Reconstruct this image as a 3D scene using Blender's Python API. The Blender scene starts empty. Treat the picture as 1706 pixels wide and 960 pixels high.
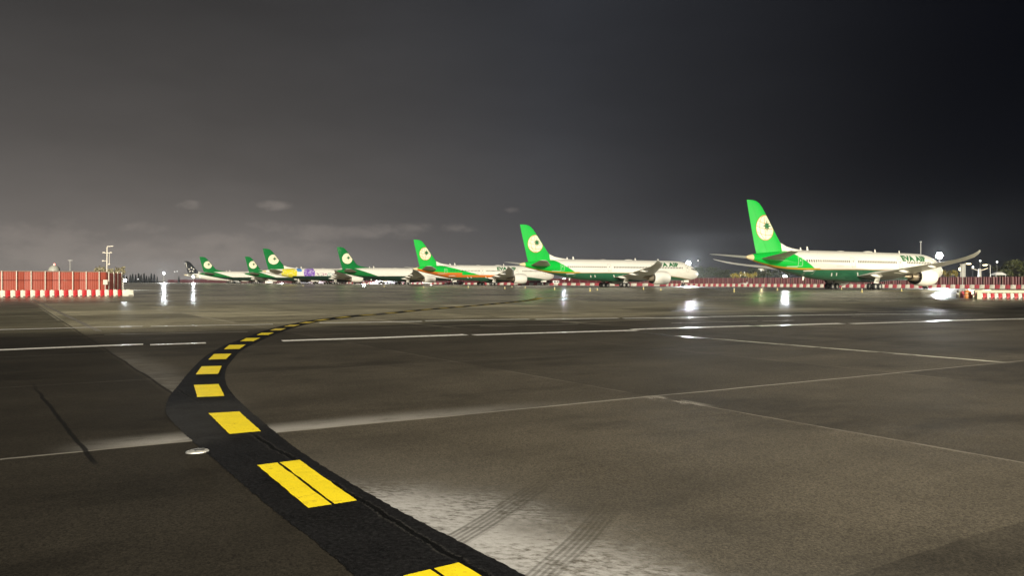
import bpy, bmesh, math, random
from math import sin, cos, pi, radians, sqrt, atan2, floor
from mathutils import Vector, Matrix

# ------------------------------------------------------------------ scene, camera, sky, light
S = bpy.context.scene
C = bpy.context.collection
S.render.engine = 'CYCLES'
S.cycles.use_denoising = True
S.cycles.sample_clamp_indirect = 4.0
S.cycles.max_bounces = 5
S.cycles.diffuse_bounces = 2
S.cycles.glossy_bounces = 3
S.cycles.volume_bounces = 0
S.cycles.caustics_reflective = False
S.view_settings.view_transform = 'Standard'
S.view_settings.look = 'None'
S.view_settings.gamma = 1.0
S.view_settings.use_curve_mapping = False
S.view_settings.exposure = 0.0

F, CAM_H, HORIZON = 1250.0, 1.75, 468.5            # focal length in photo pixels, eye height, horizon row
cam = bpy.data.cameras.new('camera')
cam.sensor_width = 36.0
cam.lens = 36.0 * F / 1706.0
cam.shift_y = -(480.0 - HORIZON) / 1706.0
cam.clip_start = 0.1
cam.clip_end = 9000.0
cam_o = bpy.data.objects.new('camera', cam)
C.objects.link(cam_o)
cam_o.location = (0, 0, CAM_H)
cam_o.rotation_euler = (radians(90), 0, 0)
S.camera = cam_o


def gp(u, v, z=0.0):
    """photo pixel -> point on the level z"""
    Y = (CAM_H - z) * F / (v - HORIZON)
    return ((u - 853.0) / F * Y, Y)


def at(u, Y):
    return (u - 853.0) / F * Y


def zat(v, Y):
    return CAM_H - (v - HORIZON) * Y / F


# ------------------------------------------------------------------ shader expressions
class X:
    """a socket with arithmetic"""
    def __init__(self, nt, sock):
        self.nt, self.s = nt, sock

    def _op(self, op, *a, clamp=False):
        n = self.nt.nodes.new('ShaderNodeMath')
        n.operation = op
        n.use_clamp = clamp
        for i, v in enumerate((self,) + a):
            if isinstance(v, X):
                self.nt.links.new(v.s, n.inputs[i])
            else:
                n.inputs[i].default_value = float(v)
        return X(self.nt, n.outputs[0])

    def __add__(s, o): return s._op('ADD', o)
    def __radd__(s, o): return s._op('ADD', o)
    def __sub__(s, o): return s._op('SUBTRACT', o)
    def __rsub__(s, o): return (s * -1.0)._op('ADD', o)
    def __mul__(s, o): return s._op('MULTIPLY', o)
    def __rmul__(s, o): return s._op('MULTIPLY', o)
    def __truediv__(s, o): return s._op('DIVIDE', o)
    def gt(s, o): return s._op('GREATER_THAN', o)
    def lt(s, o): return s._op('LESS_THAN', o)
    def abs(s): return s._op('ABSOLUTE')
    def floor(s): return s._op('FLOOR')
    def frac(s): return s._op('FRACT')
    def sin(s): return s._op('SINE')
    def sqrt(s): return s._op('SQRT')
    def pow(s, o): return s._op('POWER', o)
    def max(s, o): return s._op('MAXIMUM', o)
    def min(s, o): return s._op('MINIMUM', o)
    def sat(s): return s._op('ADD', 0.0, clamp=True)

    def step(s, lo, hi):                            # smooth ramp, lo may exceed hi
        n = s.nt.nodes.new('ShaderNodeMapRange')
        n.interpolation_type = 'SMOOTHSTEP'
        n.inputs['From Min'].default_value = min(lo, hi)
        n.inputs['From Max'].default_value = max(lo, hi)
        n.inputs['To Min'].default_value = 0.0 if lo < hi else 1.0
        n.inputs['To Max'].default_value = 1.0 if lo < hi else 0.0
        s.nt.links.new(s.s, n.inputs['Value'])
        return X(s.nt, n.outputs[0])


class Sh:
    def __init__(self, nt):
        self.nt = nt

    def coord(self, kind='Object'):
        n = self.nt.nodes.new('ShaderNodeTexCoord')
        sp = self.nt.nodes.new('ShaderNodeSeparateXYZ')
        self.nt.links.new(n.outputs[kind], sp.inputs[0])
        return [X(self.nt, o) for o in sp.outputs]

    def vec(self, x, y, z=0.0):
        n = self.nt.nodes.new('ShaderNodeCombineXYZ')
        for i, v in enumerate((x, y, z)):
            if isinstance(v, X):
                self.nt.links.new(v.s, n.inputs[i])
            else:
                n.inputs[i].default_value = v
        return n.outputs[0]

    def noise(self, vec, scale, detail=3.0, rough=0.55, dist=0.0):
        n = self.nt.nodes.new('ShaderNodeTexNoise')
        n.inputs['Scale'].default_value = scale
        n.inputs['Detail'].default_value = detail
        n.inputs['Roughness'].default_value = rough
        n.inputs['Distortion'].default_value = dist
        if vec is not None:
            self.nt.links.new(vec, n.inputs['Vector'])
        return X(self.nt, n.outputs[0])

    def voronoi(self, vec, scale):
        n = self.nt.nodes.new('ShaderNodeTexVoronoi')
        n.inputs['Scale'].default_value = scale
        self.nt.links.new(vec, n.inputs['Vector'])
        return X(self.nt, n.outputs['Distance']), n.outputs['Color']

    def white(self, vec):
        n = self.nt.nodes.new('ShaderNodeTexWhiteNoise')
        n.noise_dimensions = '3D'
        self.nt.links.new(vec, n.inputs['Vector'])
        return X(self.nt, n.outputs['Value'])

    def curve(self, x, pts, xmax, ymax):
        n = self.nt.nodes.new('ShaderNodeFloatCurve')
        cu = n.mapping.curves[0]
        while len(cu.points) > 2:
            cu.points.remove(cu.points[1])
        pts = sorted(pts)
        cu.points[0].location = (pts[0][0] / xmax, pts[0][1] / ymax)
        cu.points[1].location = (pts[-1][0] / xmax, pts[-1][1] / ymax)
        for a, b in pts[1:-1]:
            cu.points.new(a / xmax, b / ymax)
        n.mapping.update()
        self.nt.links.new((x / xmax).sat().s, n.inputs['Value'])
        return X(self.nt, n.outputs[0]) * ymax

    def mix(self, f, a, b, blend='MIX'):
        n = self.nt.nodes.new('ShaderNodeMix')
        n.data_type = 'RGBA'
        n.blend_type = blend
        if isinstance(f, X):
            self.nt.links.new(f.s, n.inputs[0])
        else:
            n.inputs[0].default_value = f
        for i, c in ((6, a), (7, b)):
            if isinstance(c, (tuple, list)):
                n.inputs[i].default_value = (c[0], c[1], c[2], 1.0)
            elif isinstance(c, X):
                self.nt.links.new(c.s, n.inputs[i])
            else:
                self.nt.links.new(c, n.inputs[i])
        return n.outputs[2]

    def scale(self, col, f):                        # colour times a number socket
        n = self.nt.nodes.new('ShaderNodeVectorMath')
        n.operation = 'SCALE'
        if isinstance(col, (tuple, list)):
            n.inputs[0].default_value = col[:3]
        else:
            self.nt.links.new(col, n.inputs[0])
        if isinstance(f, X):
            self.nt.links.new(f.s, n.inputs['Scale'])
        else:
            n.inputs['Scale'].default_value = f
        return n.outputs[0]

    def bump(self, h, strength, dist=0.01):
        n = self.nt.nodes.new('ShaderNodeBump')
        n.inputs['Strength'].default_value = strength
        n.inputs['Distance'].default_value = dist
        self.nt.links.new(h.s, n.inputs['Height'])
        return n.outputs[0]


def new_mat(name):
    m = bpy.data.materials.new(name)
    m.use_nodes = True
    b = m.node_tree.nodes['Principled BSDF']
    return m, b, Sh(m.node_tree)


def plug(sh, b, **k):
    for n, v in k.items():
        n = n.replace('_', ' ')
        if isinstance(v, X):
            sh.nt.links.new(v.s, b.inputs[n])
        elif hasattr(v, 'is_linked') or isinstance(v, bpy.types.NodeSocket):
            sh.nt.links.new(v, b.inputs[n])
        elif isinstance(v, (tuple, list)):
            b.inputs[n].default_value = (v[0], v[1], v[2], 1.0)
        else:
            b.inputs[n].default_value = v


def simple(name, col, rough=0.5, metal=0.0, var=0.15, nscale=3.0, bump=0.0):
    """plain painted or metal surface with uneven dirt and gloss"""
    m, b, sh = new_mat(name)
    n = sh.nt.nodes.new('ShaderNodeTexCoord')
    k = sh.noise(n.outputs['Object'], nscale, 4.0, 0.6)
    plug(sh, b, Base_Color=sh.scale(col, 1.0 + (k - 0.5) * (2 * var)), Roughness=(k - 0.5) * 0.25 + rough, Metallic=metal)
    if bump:
        k2 = sh.noise(n.outputs['Object'], nscale * 6, 3.0)
        plug(sh, b, Normal=sh.bump(k2, bump))
    return m


def emit(name, col, strength):
    m, b, sh = new_mat(name)
    plug(sh, b, Base_Color=(0.8, 0.8, 0.8), Emission_Color=col, Emission_Strength=strength)
    return m


# ------------------------------------------------------------------ world: night sky over a lit city
W = bpy.data.worlds.new('World')
S.world = W
W.use_nodes = True
wt = W.node_tree
wsh = Sh(wt)
gx, gy, gz = wsh.coord('Generated')
ww = (gx * 1.0 + gz * -0.10).step(-0.50, 0.56)         # 0 towards the city on the left, 1 to the dark side
ww2 = gx.step(-0.95, 0.30)
el = gz.max(0.0)
warm_low, warm_high = (0.255, 0.228, 0.205), (0.040, 0.0385, 0.0385)
cold_low, cold_high = (0.0050, 0.0058, 0.0090), (0.0010, 0.0014, 0.0034)
mid_low, mid_high = (0.115, 0.111, 0.112), (0.030, 0.032, 0.038)
wf = wsh.curve(el, [(0, 0), (0.03, 0.20), (0.07, 0.46), (0.14, 0.70), (0.25, 0.90), (0.40, 1.0), (1.0, 1.0)], 1.0, 1.0)
warm = wsh.mix(wf, warm_low, warm_high)
cold = wsh.mix(wf, cold_low, cold_high)
mid = wsh.mix(wf, mid_low, mid_high)
sky = wsh.mix((ww * 2.0).sat(), warm, mid)
sky = wsh.mix((ww * 2.0 - 1.0).sat(), sky, cold)
# soft uneven cloud base and a few small bright cloudlets low over the city
cv = wsh.vec(gx * 1.0, gy * 1.0, gz * 3.2)
big = wsh.noise(cv, 3.0, 4.0, 0.55)
sky = wsh.scale(sky, 1.0 + (big - 0.5) * 0.55)
cn = wsh.noise(wsh.vec(gx * 1.0, gy * 1.0, gz * 2.0), 26.0, 4.0, 0.6)
mask = None
for (u, v, w_, h_) in ((318, 342, 17, 7), (458, 343, 22, 8), (452, 378, 30, 10), (855, 350, 14, 5), (240, 380, 26, 9), (520, 390, 60, 14),
                       (590, 388, 40, 9), (60, 392, 70, 20), (670, 384, 60, 14), (760, 380, 30, 8), (130, 425, 140, 22), (400, 418, 160, 24)):
    dx, dz = (u - 853) / F, (HORIZON - v) / F
    r = sqrt(1 + dx * dx + dz * dz)
    ex, ez = (gx - dx / r) / (w_ / F), (gz - dz / r) / (h_ / F)
    d = (ex * ex + ez * ez) + (cn - 0.5) * 5.0
    k = d.step(1.5, -0.6) * (1.0 if w_ < 25 else 0.75)
    mask = k if mask is None else mask.max(k)
sky = wsh.mix(mask * 0.30 * gy.gt(0.0), sky, (0.38, 0.33, 0.29))
wbg = wt.nodes['Background']
wt.links.new(sky, wbg.inputs['Color'])
wbg.inputs['Strength'].default_value = 1.0

# ------------------------------------------------------------------ apron floodlighting from behind the camera
SUN_E, SUN_AZ = radians(12.0), radians(178.0)          # where the light comes from: azimuth clockwise from +Y
sun = bpy.data.lights.new('sun', 'SUN')
sun.energy = 5.0
sun.angle = radians(2.5)
sun.color = (1.0, 0.93, 0.77)
sun_o = bpy.data.objects.new('sun', sun)
C.objects.link(sun_o)
_d = Vector((-sin(SUN_AZ) * cos(SUN_E), -cos(SUN_AZ) * cos(SUN_E), -sin(SUN_E)))
sun_o.rotation_euler = _d.to_track_quat('-Z', 'Y').to_euler()
FLOOD_POS, FLOOD_AIM, FLOOD_W = (24.0, -16.0, 12.0), (9.0, 17.0, 0.0), 2.2e5

rnd = random.Random(7)
SIDE_POS, SIDE_AIM, SIDE_W = (124.0, 108.0, 5.5), (70.0, 146.0, 3.0), 1.3e5  # added lamp out of view at the right


# ------------------------------------------------------------------ tagging and mesh helpers
def tag(o, label=None, cat=None, group=None, kind=None):
    if label: o['label'] = label
    if cat: o['category'] = cat
    if group: o['group'] = group
    if kind: o['kind'] = kind
    return o


def empty(name, loc, rz=0.0, label=None, cat=None, group=None):
    o = bpy.data.objects.new(name, None)
    o.empty_display_size = 0.5
    C.objects.link(o)
    o.location = loc
    o.rotation_euler = (0, 0, rz)
    return tag(o, label, cat, group)


def children(o):
    return [c for c in bpy.data.objects if c.parent == o]


_kids = {}


def copy_tree(o, parent=None):
    c = o.copy()
    C.objects.link(c)
    if parent is not None:
        c.parent = parent
    for ch in list(_kids.get(o.name, [])):
        d = copy_tree(ch, c)
    return c


def adopt(ch, par):
    ch.parent = par
    _kids.setdefault(par.name, []).append(ch)
    return ch


class MB:
    """collects polygons; build() makes them one mesh object"""
    def __init__(s):
        s.v, s.f, s.m = [], [], []

    def face(s, pts, mi=0):
        i = len(s.v)
        s.v += [tuple(p) for p in pts]
        s.f.append(tuple(range(i, i + len(pts))))
        s.m.append(mi)

    def box(s, c, d, rz=0.0, mi=0, taper=1.0, tilt=None):
        cx, cy, cz = c
        hx, hy, hz = d[0] / 2, d[1] / 2, d[2] / 2
        i = len(s.v)
        for z, t in ((-hz, 1.0), (hz, taper)):
            for x, y in ((-hx, -hy), (hx, -hy), (hx, hy), (-hx, hy)):
                p = Vector((x * t, y * t, z))
                if tilt is not None:
                    p = tilt @ p
                s.v.append((cx + p.x * cos(rz) - p.y * sin(rz), cy + p.x * sin(rz) + p.y * cos(rz), cz + p.z))
        for f in ((3, 2, 1, 0), (4, 5, 6, 7), (0, 1, 5, 4), (1, 2, 6, 5), (2, 3, 7, 6), (3, 0, 4, 7)):
            s.f.append(tuple(i + k for k in f))
            s.m.append(mi)

    def loft(s, rings, mi=0, closed=True, cap0=False, cap1=False):
        n = len(rings[0])
        i = len(s.v)
        for r in rings:
            s.v += [tuple(p) for p in r]
        for a in range(len(rings) - 1):
            for k in range(n if closed else n - 1):
                k2 = (k + 1) % n
                s.f.append((i + a * n + k, i + a * n + k2, i + (a + 1) * n + k2, i + (a + 1) * n + k))
                s.m.append(mi)
        if cap0:
            s.f.append(tuple(i + k for k in reversed(range(n)))); s.m.append(mi)
        if cap1:
            s.f.append(tuple(i + (len(rings) - 1) * n + k for k in range(n))); s.m.append(mi)

    def lathe(s, prof, n=24, axis='z', c=(0, 0, 0), mi=0, cap0=False, cap1=False):
        rings = []
        for h, r in prof:
            ring = []
            for k in range(n):
                a = 2 * pi * k / n
                if axis == 'z':
                    p = (c[0] + r * cos(a), c[1] + r * sin(a), c[2] + h)
                elif axis == 'x':
                    p = (c[0] + h, c[1] + r * cos(a), c[2] + r * sin(a))
                else:
                    p = (c[0] + r * sin(a), c[1] + h, c[2] + r * cos(a))
                ring.append(p)
            rings.append(ring)
        s.loft(rings, mi, True, cap0, cap1)

    def tube(s, pts, r, n=8, mi=0, r1=None):
        pts = [Vector(p) for p in pts]
        rings = []
        for i, p in enumerate(pts):
            t = (pts[min(i + 1, len(pts) - 1)] - pts[max(i - 1, 0)]).normalized()
            u = t.cross(Vector((0, 0, 1)))
            if u.length < 1e-3:
                u = t.cross(Vector((0, 1, 0)))
            u.normalize()
            w = t.cross(u)
            rr = r if r1 is None else r + (r1 - r) * i / max(1, len(pts) - 1)
            rings.append([p + u * (rr * cos(2 * pi * k / n)) + w * (rr * sin(2 * pi * k / n)) for k in range(n)])
        s.loft(rings, mi, True, True, True)

    def build(s, name, mats, parent=None, smooth=40, loc=None):
        me = bpy.data.meshes.new(name)
        me.from_pydata(s.v, [], s.f)
        for m in (mats if isinstance(mats, (list, tuple)) else [mats]):
            me.materials.append(m)
        for p, mi in zip(me.polygons, s.m):
            p.material_index = mi
        bm = bmesh.new()
        bm.from_mesh(me)
        bmesh.ops.remove_doubles(bm, verts=bm.verts, dist=1e-5)
        bmesh.ops.recalc_face_normals(bm, faces=bm.faces)
        bm.to_mesh(me)
        bm.free()
        if smooth:
            for p in me.polygons:
                p.use_smooth = True
            me.set_sharp_from_angle(angle=radians(smooth))
        o = bpy.data.objects.new(name, me)
        C.objects.link(o)
        if parent is not None:
            adopt(o, parent)
        if loc is not None:
            o.location = loc
        return o


def flip_up(o):
    """make the faces of a flat sheet look upward"""
    bm = bmesh.new()
    bm.from_mesh(o.data)
    for f in bm.faces:
        if f.normal.z < 0:
            f.normal_flip()
    bm.to_mesh(o.data)
    bm.free()
    return o


# ------------------------------------------------------------------ ground
SA = radians(29.3)
CA, SN = cos(SA), sin(SA)


def ground_material():
    m, b, sh = new_mat('wet_asphalt')
    x, y, z = sh.coord('Object')
    P = sh.vec(x, y, 0.0)
    a = x * CA + y * SN
    c = y * CA - x * SN
    PITCH = 5.95
    wob = (sh.noise(P, 0.7, 3.0) - 0.5) * 0.10
    a = a + (c - 8.87) * 0.087
    fa = (a - 1.45 + wob) / PITCH
    fc = (c - 8.87 + wob) / PITCH
    cell = sh.vec(fa.floor(), (fc / 1.0).floor(), 3.0)
    tone = sh.white(cell)
    tone2 = sh.white(sh.vec(fa.floor(), 7.0, 1.0))
    grain = sh.noise(P, 48.0, 2.0, 0.75)
    grain2 = sh.noise(P, 130.0, 1.0, 0.5)
    vor, vcol = sh.voronoi(P, 62.0)
    stone = sh.white(vcol)
    vor2, vcol2 = sh.voronoi(P, 150.0)
    stone2 = sh.white(vcol2)
    blot = sh.noise(P, 0.55, 5.0, 0.62)
    blot2 = sh.noise(sh.vec(a * 0.25, c, 0.0), 0.8, 4.0, 0.6)
    broad = sh.noise(P, 0.09, 4.0, 0.6)
    k = (0.40 + tone * 0.78 + tone2 * 0.42) * (0.05 + blot * 1.05 + blot2 * 0.85) * (0.30 + broad * 1.35)
    k = k * (1.0 - a.step(1.6, 1.3) * 0.63)                         # older, darker lane left of the guide line
    k = k * (0.20 + (grain - 0.5).step(-0.24, 0.24) * 0.35 + stone * 0.65 + stone2 * 0.60)
    stain = ((sh.noise(sh.vec(a * 0.5, c, 4.0), 0.45, 6.0, 0.7) - 0.52).step(0.0, 0.14)) * 0.34
    k = k * (1.0 - stain)
    speck = (0.10 - vor).step(0.0, 0.08) * sh.white(vcol).gt(0.72)      # single pale stones
    conc = (c + (blot - 0.5) * 1.5).step(27.0, 33.0) * 0.55 + (c + (blot - 0.5) * 6.0).step(30.0, 55.0) * 0.45
    col = sh.scale(sh.mix(conc, (0.050, 0.0435, 0.0335), (0.46, 0.42, 0.295)), k)
    col = sh.mix(speck * 0.35, col, (0.20, 0.18, 0.15))
    # pale lime bloom along the joint and beside the guide line
    bl = sh.noise(sh.vec(a * 1.0, c * 2.4, 0.0), 1.6, 5.0, 0.68)
    bfine = sh.noise(sh.vec(x * 3.0 + y * 2.0, y * 5.0, 0.0), 4.0, 5.0, 0.72)
    j1 = c - 8.87 + wob
    bloom1 = j1.step(0.0, 0.02) * j1.step(0.75, 0.05) * a.step(6.6, 1.6) * a.step(-0.5, 0.8)
    bloom1 = bloom1 * (bl - 0.12).step(0.0, 0.42) * (0.65 + grain * 0.9)
    edge = j1.step(-0.02, 0.0) * j1.step(0.06, 0.02) * (blot2 * 1.2 + 0.2).sat() * a.step(16.0, 9.0)
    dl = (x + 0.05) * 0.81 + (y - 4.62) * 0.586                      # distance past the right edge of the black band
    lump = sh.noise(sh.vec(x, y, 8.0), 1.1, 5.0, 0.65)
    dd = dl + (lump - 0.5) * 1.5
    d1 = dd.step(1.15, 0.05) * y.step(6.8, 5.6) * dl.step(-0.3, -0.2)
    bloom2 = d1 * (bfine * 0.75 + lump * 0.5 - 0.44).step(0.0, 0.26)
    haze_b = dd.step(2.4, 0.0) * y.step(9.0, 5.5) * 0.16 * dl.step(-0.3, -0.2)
    lj = a - 1.45 + wob
    bloom3 = lj.step(0.0, 0.05) * lj.step(0.9, 0.1) * c.step(10.5, 11.5) * c.step(24.0, 15.0) * (bl - 0.2).step(0.0, 0.5)
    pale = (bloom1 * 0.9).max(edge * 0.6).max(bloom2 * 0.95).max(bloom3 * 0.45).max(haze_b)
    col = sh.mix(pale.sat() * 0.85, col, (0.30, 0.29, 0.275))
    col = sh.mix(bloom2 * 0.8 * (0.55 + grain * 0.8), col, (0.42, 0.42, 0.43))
    # tyre tracks with a ribbed tread crossing the pale patch
    for (x0, y0, x1, y1, wd) in ((-0.47, 4.90, 0.72, 7.08, 0.115), (0.12, 4.32, 1.12, 6.3, 0.115)):
        L = sqrt((x1 - x0) ** 2 + (y1 - y0) ** 2)
        ux, uy = (x1 - x0) / L, (y1 - y0) / L
        t = (x - x0) * ux + (y - y0) * uy
        q = (y - y0) * ux - (x - x0) * uy - (t * t) * 0.036 + (lump - 0.5) * 0.05
        band = q.abs().step(wd, wd - 0.02) * t.step(L * 1.15, L * 0.2) * t.step(-0.8, 0.1)
        rib = ((q * 150.0).sin() * 0.5 + 0.5).step(0.1, 0.75)
        col = sh.mix((band * (0.22 + rib * 0.42) * (bl * 1.5 + 0.1)).sat(), col, (0.034, 0.030, 0.022))
    # open joints and tar cracks
    ja = (fa.frac() - 0.5).abs()
    jc = (fc.frac() - 0.5).abs()
    la = (0.5 - ja) * PITCH
    lc = (0.5 - jc) * PITCH
    joint_a = la.step(0.030, 0.010) * (blot - 0.35).step(0.0, 0.25)
    joint_c = lc.step(0.030, 0.010) * (blot - 0.30).step(0.0, 0.2) * c.step(6.0, 7.0) * (c.step(12.0, 11.0) * 0.6 + 0.4)
    fj = la.step(0.16, 0.08).max(lc.step(0.16, 0.08)) * (sh.noise(sh.vec(a * 0.3, c * 0.3, 6.0), 0.5, 4.0, 0.6) - 0.42).step(0.0, 0.14) * y.step(26.0, 34.0)
    col = sh.mix(fj * 0.6, col, (0.55, 0.51, 0.40))
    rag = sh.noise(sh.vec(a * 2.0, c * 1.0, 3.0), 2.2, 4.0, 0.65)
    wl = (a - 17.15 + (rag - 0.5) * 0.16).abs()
    worn = wl.step(0.13, 0.05) * c.step(8.6, 9.4) * c.step(20.5, 17.5) * (rag - 0.33).step(0.0, 0.2)  # pale streak painted for the puddle's reflection of the nearest jet
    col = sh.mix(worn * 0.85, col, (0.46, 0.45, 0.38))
    w7 = (a - 7.40 + (rag - 0.5) * 0.10).abs()
    l7 = w7.step(0.030, 0.010) * c.step(9.2, 8.4) * (rag - 0.38).step(0.0, 0.2)
    col = sh.mix(l7 * 0.45, col, (0.24, 0.22, 0.19))
    f7 = (rag * 0.6 + grain * 0.4 - 0.50).step(0.0, 0.06) * w7.step(0.22, 0.05) * c.step(7.6, 8.2) * c.step(9.0, 8.7)
    col = sh.mix(f7 * 0.7, col, (0.32, 0.30, 0.27))
    col = sh.mix(joint_a * 0.55 * a.gt(3.0), col, (0.14, 0.125, 0.105))
    col = sh.mix((a - 1.45 + wob).abs().step(0.035, 0.015) * 0.85, col, (0.012, 0.010, 0.008))
    col = sh.mix(joint_c * 0.62, col, (0.25, 0.23, 0.20))
    cr = (a + 0.02 + (sh.noise(P, 1.3, 3.0) - 0.5) * 0.07 - (c - 8.2) * -0.045).abs()
    crack = cr.step(0.035, 0.015) * c.step(8.0, 8.4) * c.step(16.0, 13.0)
    col = sh.mix(crack * 0.9, col, (0.004, 0.004, 0.004))
    # shallow grinding marks turn into streaks where the apron is wet
    wn = sh.noise(sh.vec(a * 0.06, c * 0.30, 2.0), 1.0, 5.0, 0.62)
    wn2 = sh.noise(sh.vec(x * 0.05, y * 0.16, 5.0), 1.0, 5.0, 0.65)
    far = y.step(24.0, 70.0)
    wet = ((wn * 0.6 + wn2 * 0.4) + far * 0.22 - 0.40).step(0.0, 0.26)
    near_damp = (wn2 - 0.46).step(0.0, 0.2) * 0.3
    rough = 0.82 - far * 0.16 - (wet * (0.25 + far * 0.75)).max(near_damp) * 0.40 + (grain - 0.5) * 0.16
    col = sh.scale(col, 1.0 - wet * 0.22)
    h = grain * 0.6 + grain2 * 0.25 - vor * 0.5
    nb = sh.bump(h - joint_c * 0.5 - joint_a * 0.5, 0.22, 0.006)
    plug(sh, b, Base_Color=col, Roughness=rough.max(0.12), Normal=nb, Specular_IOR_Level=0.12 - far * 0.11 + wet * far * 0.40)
    return m


g = MB()
g.face([(-2600, -400, 0), (2600, -400, 0), (2600, 4200, 0), (-2600, 4200, 0)])
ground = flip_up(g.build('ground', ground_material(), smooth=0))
tag(ground, kind='structure')


def paint_mat(name, col, wear=0.5, rough=0.42, dirt=(0.05, 0.045, 0.035), scale=9.0):
    m, b, sh = new_mat(name)
    x, y, z = sh.coord('Object')
    P = sh.vec(x, y, 0.0)
    n1 = sh.noise(P, scale, 5.0, 0.7)
    n2 = sh.noise(P, scale * 7, 2.0, 0.6)
    n3 = sh.noise(P, scale * 0.25, 3.0, 0.6)
    w = ((n1 - 0.52) + (n2 - 0.5) * 0.5 + (n3 - 0.5) * 0.6).step(0.02, 0.30)
    c = sh.scale(col, 0.55 + n2 * 0.40 + n1 * 0.45 + (n3 - 0.5) * 0.5)
    c = sh.mix(w * wear, c, dirt)
    chip = ((n2 * 0.55 + n1 * 0.45) - 0.585).step(0.0, 0.03)
    c = sh.mix(chip * 0.6, c, dirt)
    plug(sh, b, Base_Color=c, Roughness=rough + (n1 - 0.5) * 0.3, Normal=sh.bump(n2, 0.3, 0.004))
    return m


M_YELLOW = paint_mat('yellow_road_paint', (0.86, 0.68, 0.010), 0.55, 0.45, (0.36, 0.25, 0.02))
M_YELLOW2 = paint_mat('worn_yellow_road_paint', (0.66, 0.50, 0.06), 0.4, 0.45, (0.2, 0.15, 0.04))
M_WHITE_LINE = paint_mat('white_road_paint', (0.84, 0.83, 0.79), 0.35, 0.30, (0.22, 0.20, 0.16), 4.0)
M_WHITE_FAINT = paint_mat('faded_white_road_paint', (0.30, 0.28, 0.23), 0.85, 0.4, (0.09, 0.08, 0.06), 4.0)


def band_material():
    m, b, sh = new_mat('black_band_paint')
    x, y, z = sh.coord('Object')
    P = sh.vec(x, y, 0.0)
    n1 = sh.noise(P, 2.2, 5.0, 0.7)
    n2 = sh.noise(P, 30.0, 4.0, 0.72)
    n3 = sh.noise(P, 90.0, 2.0, 0.6)
    a = x * CA + y * SN
    a = a + (y * CA - x * SN - 8.87) * 0.087
    c = sh.scale((0.0072, 0.0072, 0.0080), (n1 - 0.25).sat() * 1.5 + (n2 - 0.5).step(-0.15, 0.25) * 1.7)
    tar = (a - 1.60 + (n1 - 0.5) * 0.16).abs()
    c = sh.mix(tar.step(0.05, 0.03) * (n2 - 0.45).step(0.0, 0.1) * 0.5, c, (0.05, 0.048, 0.045))
    c = sh.mix(tar.step(0.028, 0.016), c, (0.0008, 0.0008, 0.0008))
    dx, dy = x + 4.05, y - 9.3                                      # scuffed grey repair near the bulge
    patch = ((dx * dx * 0.8 + dy * dy * 0.22).sqrt() + (n1 - 0.5) * 1.3).step(1.25, 0.5)
    c = sh.mix(patch * 0.8, c, sh.scale((0.024, 0.0235, 0.023), 0.3 + n2 * 1.4))
    fleck = (n3 * 0.5 + n2 * 0.5 - 0.60).step(0.0, 0.08) * n1.step(0.45, 0.7)
    c = sh.mix(fleck * 0.35, c, (0.06, 0.058, 0.055))
    h = n2 * 0.6 + n3 * 0.4
    plug(sh, b, Base_Color=c, Roughness=0.72 + (n1 - 0.5) * 0.3, Normal=sh.bump(h, 0.6, 0.012), Specular_IOR_Level=0.08)
    return m


def catmull(pts, n):
    """resample a polyline smoothly to n points, even in chord length"""
    P = [Vector((p[0], p[1])) for p in pts]
    P = [P[0] * 2 - P[1]] + P + [P[-1] * 2 - P[-2]]
    out = []
    for i in range(1, len(P) - 2):
        for k in range(24):
            t = k / 24
            a, b_, c, d = P[i - 1], P[i], P[i + 1], P[i + 2]
            out.append(0.5 * ((2 * b_) + (c - a) * t + (2 * a - 5 * b_ + 4 * c - d) * t * t + (3 * b_ - 3 * c + d - a) * t ** 3))
    out.append(P[-2])
    L = [0.0]
    for i in range(1, len(out)):
        L.append(L[-1] + (out[i] - out[i - 1]).length)
    res, j = [], 0
    for k in range(n):
        s = L[-1] * k / (n - 1)
        while j < len(L) - 2 and L[j + 1] < s:
            j += 1
        f = (s - L[j]) / max(1e-9, L[j + 1] - L[j])
        res.append(out[j].lerp(out[j + 1], min(1, max(0, f))))
    return res


# black band of the guide line: left and right edges measured on the ground
LE = [(0.15, 2.6), (-0.95, 4.47), (-1.86, 5.78), (-3.02, 7.5), (-3.89, 8.8), (-4.60, 9.97), (-5.16, 11.3),
      (-5.63, 12.7), (-6.13, 14.2), (-7.04, 17.16), (-7.72, 19.98), (-8.2, 22.91), (-8.76, 26.84), (-9.0, 30.59), (-8.86, 34.45), (-8.15, 38.04),
      (-7.2, 40.6), (-5.85, 45.3), (-4.1, 50.6), (-1.9, 57.2), (1.0, 67.6), (2.4, 77.0)]
RE = [(1.1, 2.9), (0.33, 4.07), (-0.05, 4.62), (-1.10, 6.05), (-2.17, 7.69), (-3.17, 9.45), (-4.17, 11.3), (-4.92, 12.9),
      (-5.62, 14.73), (-6.13, 16.39), (-6.82, 18.94), (-7.35, 21.88), (-7.93, 25.89), (-8.28, 30.17), (-8.15, 33.4), (-7.45, 37.2),
      (-6.45, 39.8), (-5.15, 44.9), (-3.35, 50.0), (-1.1, 56.5), (1.85, 67.0), (3.3, 76.5)]
NB = 1700
lb, rb = catmull(LE, NB), catmull(RE, NB)
bb = MB()
rows = []
for i in range(NB):
    jl = (rnd.random() - 0.5) * 0.016 if lb[i].y < 14 else 0.0
    jr = (rnd.random() - 0.5) * 0.016 if rb[i].y < 14 else 0.0
    d = (rb[i] - lb[i]).normalized()
    l_, r_ = lb[i] - d * jl, rb[i] + d * jr
    rows.append([(l_.x, l_.y, 0.004), ((l_.x + r_.x) / 2, (l_.y + r_.y) / 2, 0.004), (r_.x, r_.y, 0.004)])
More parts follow.
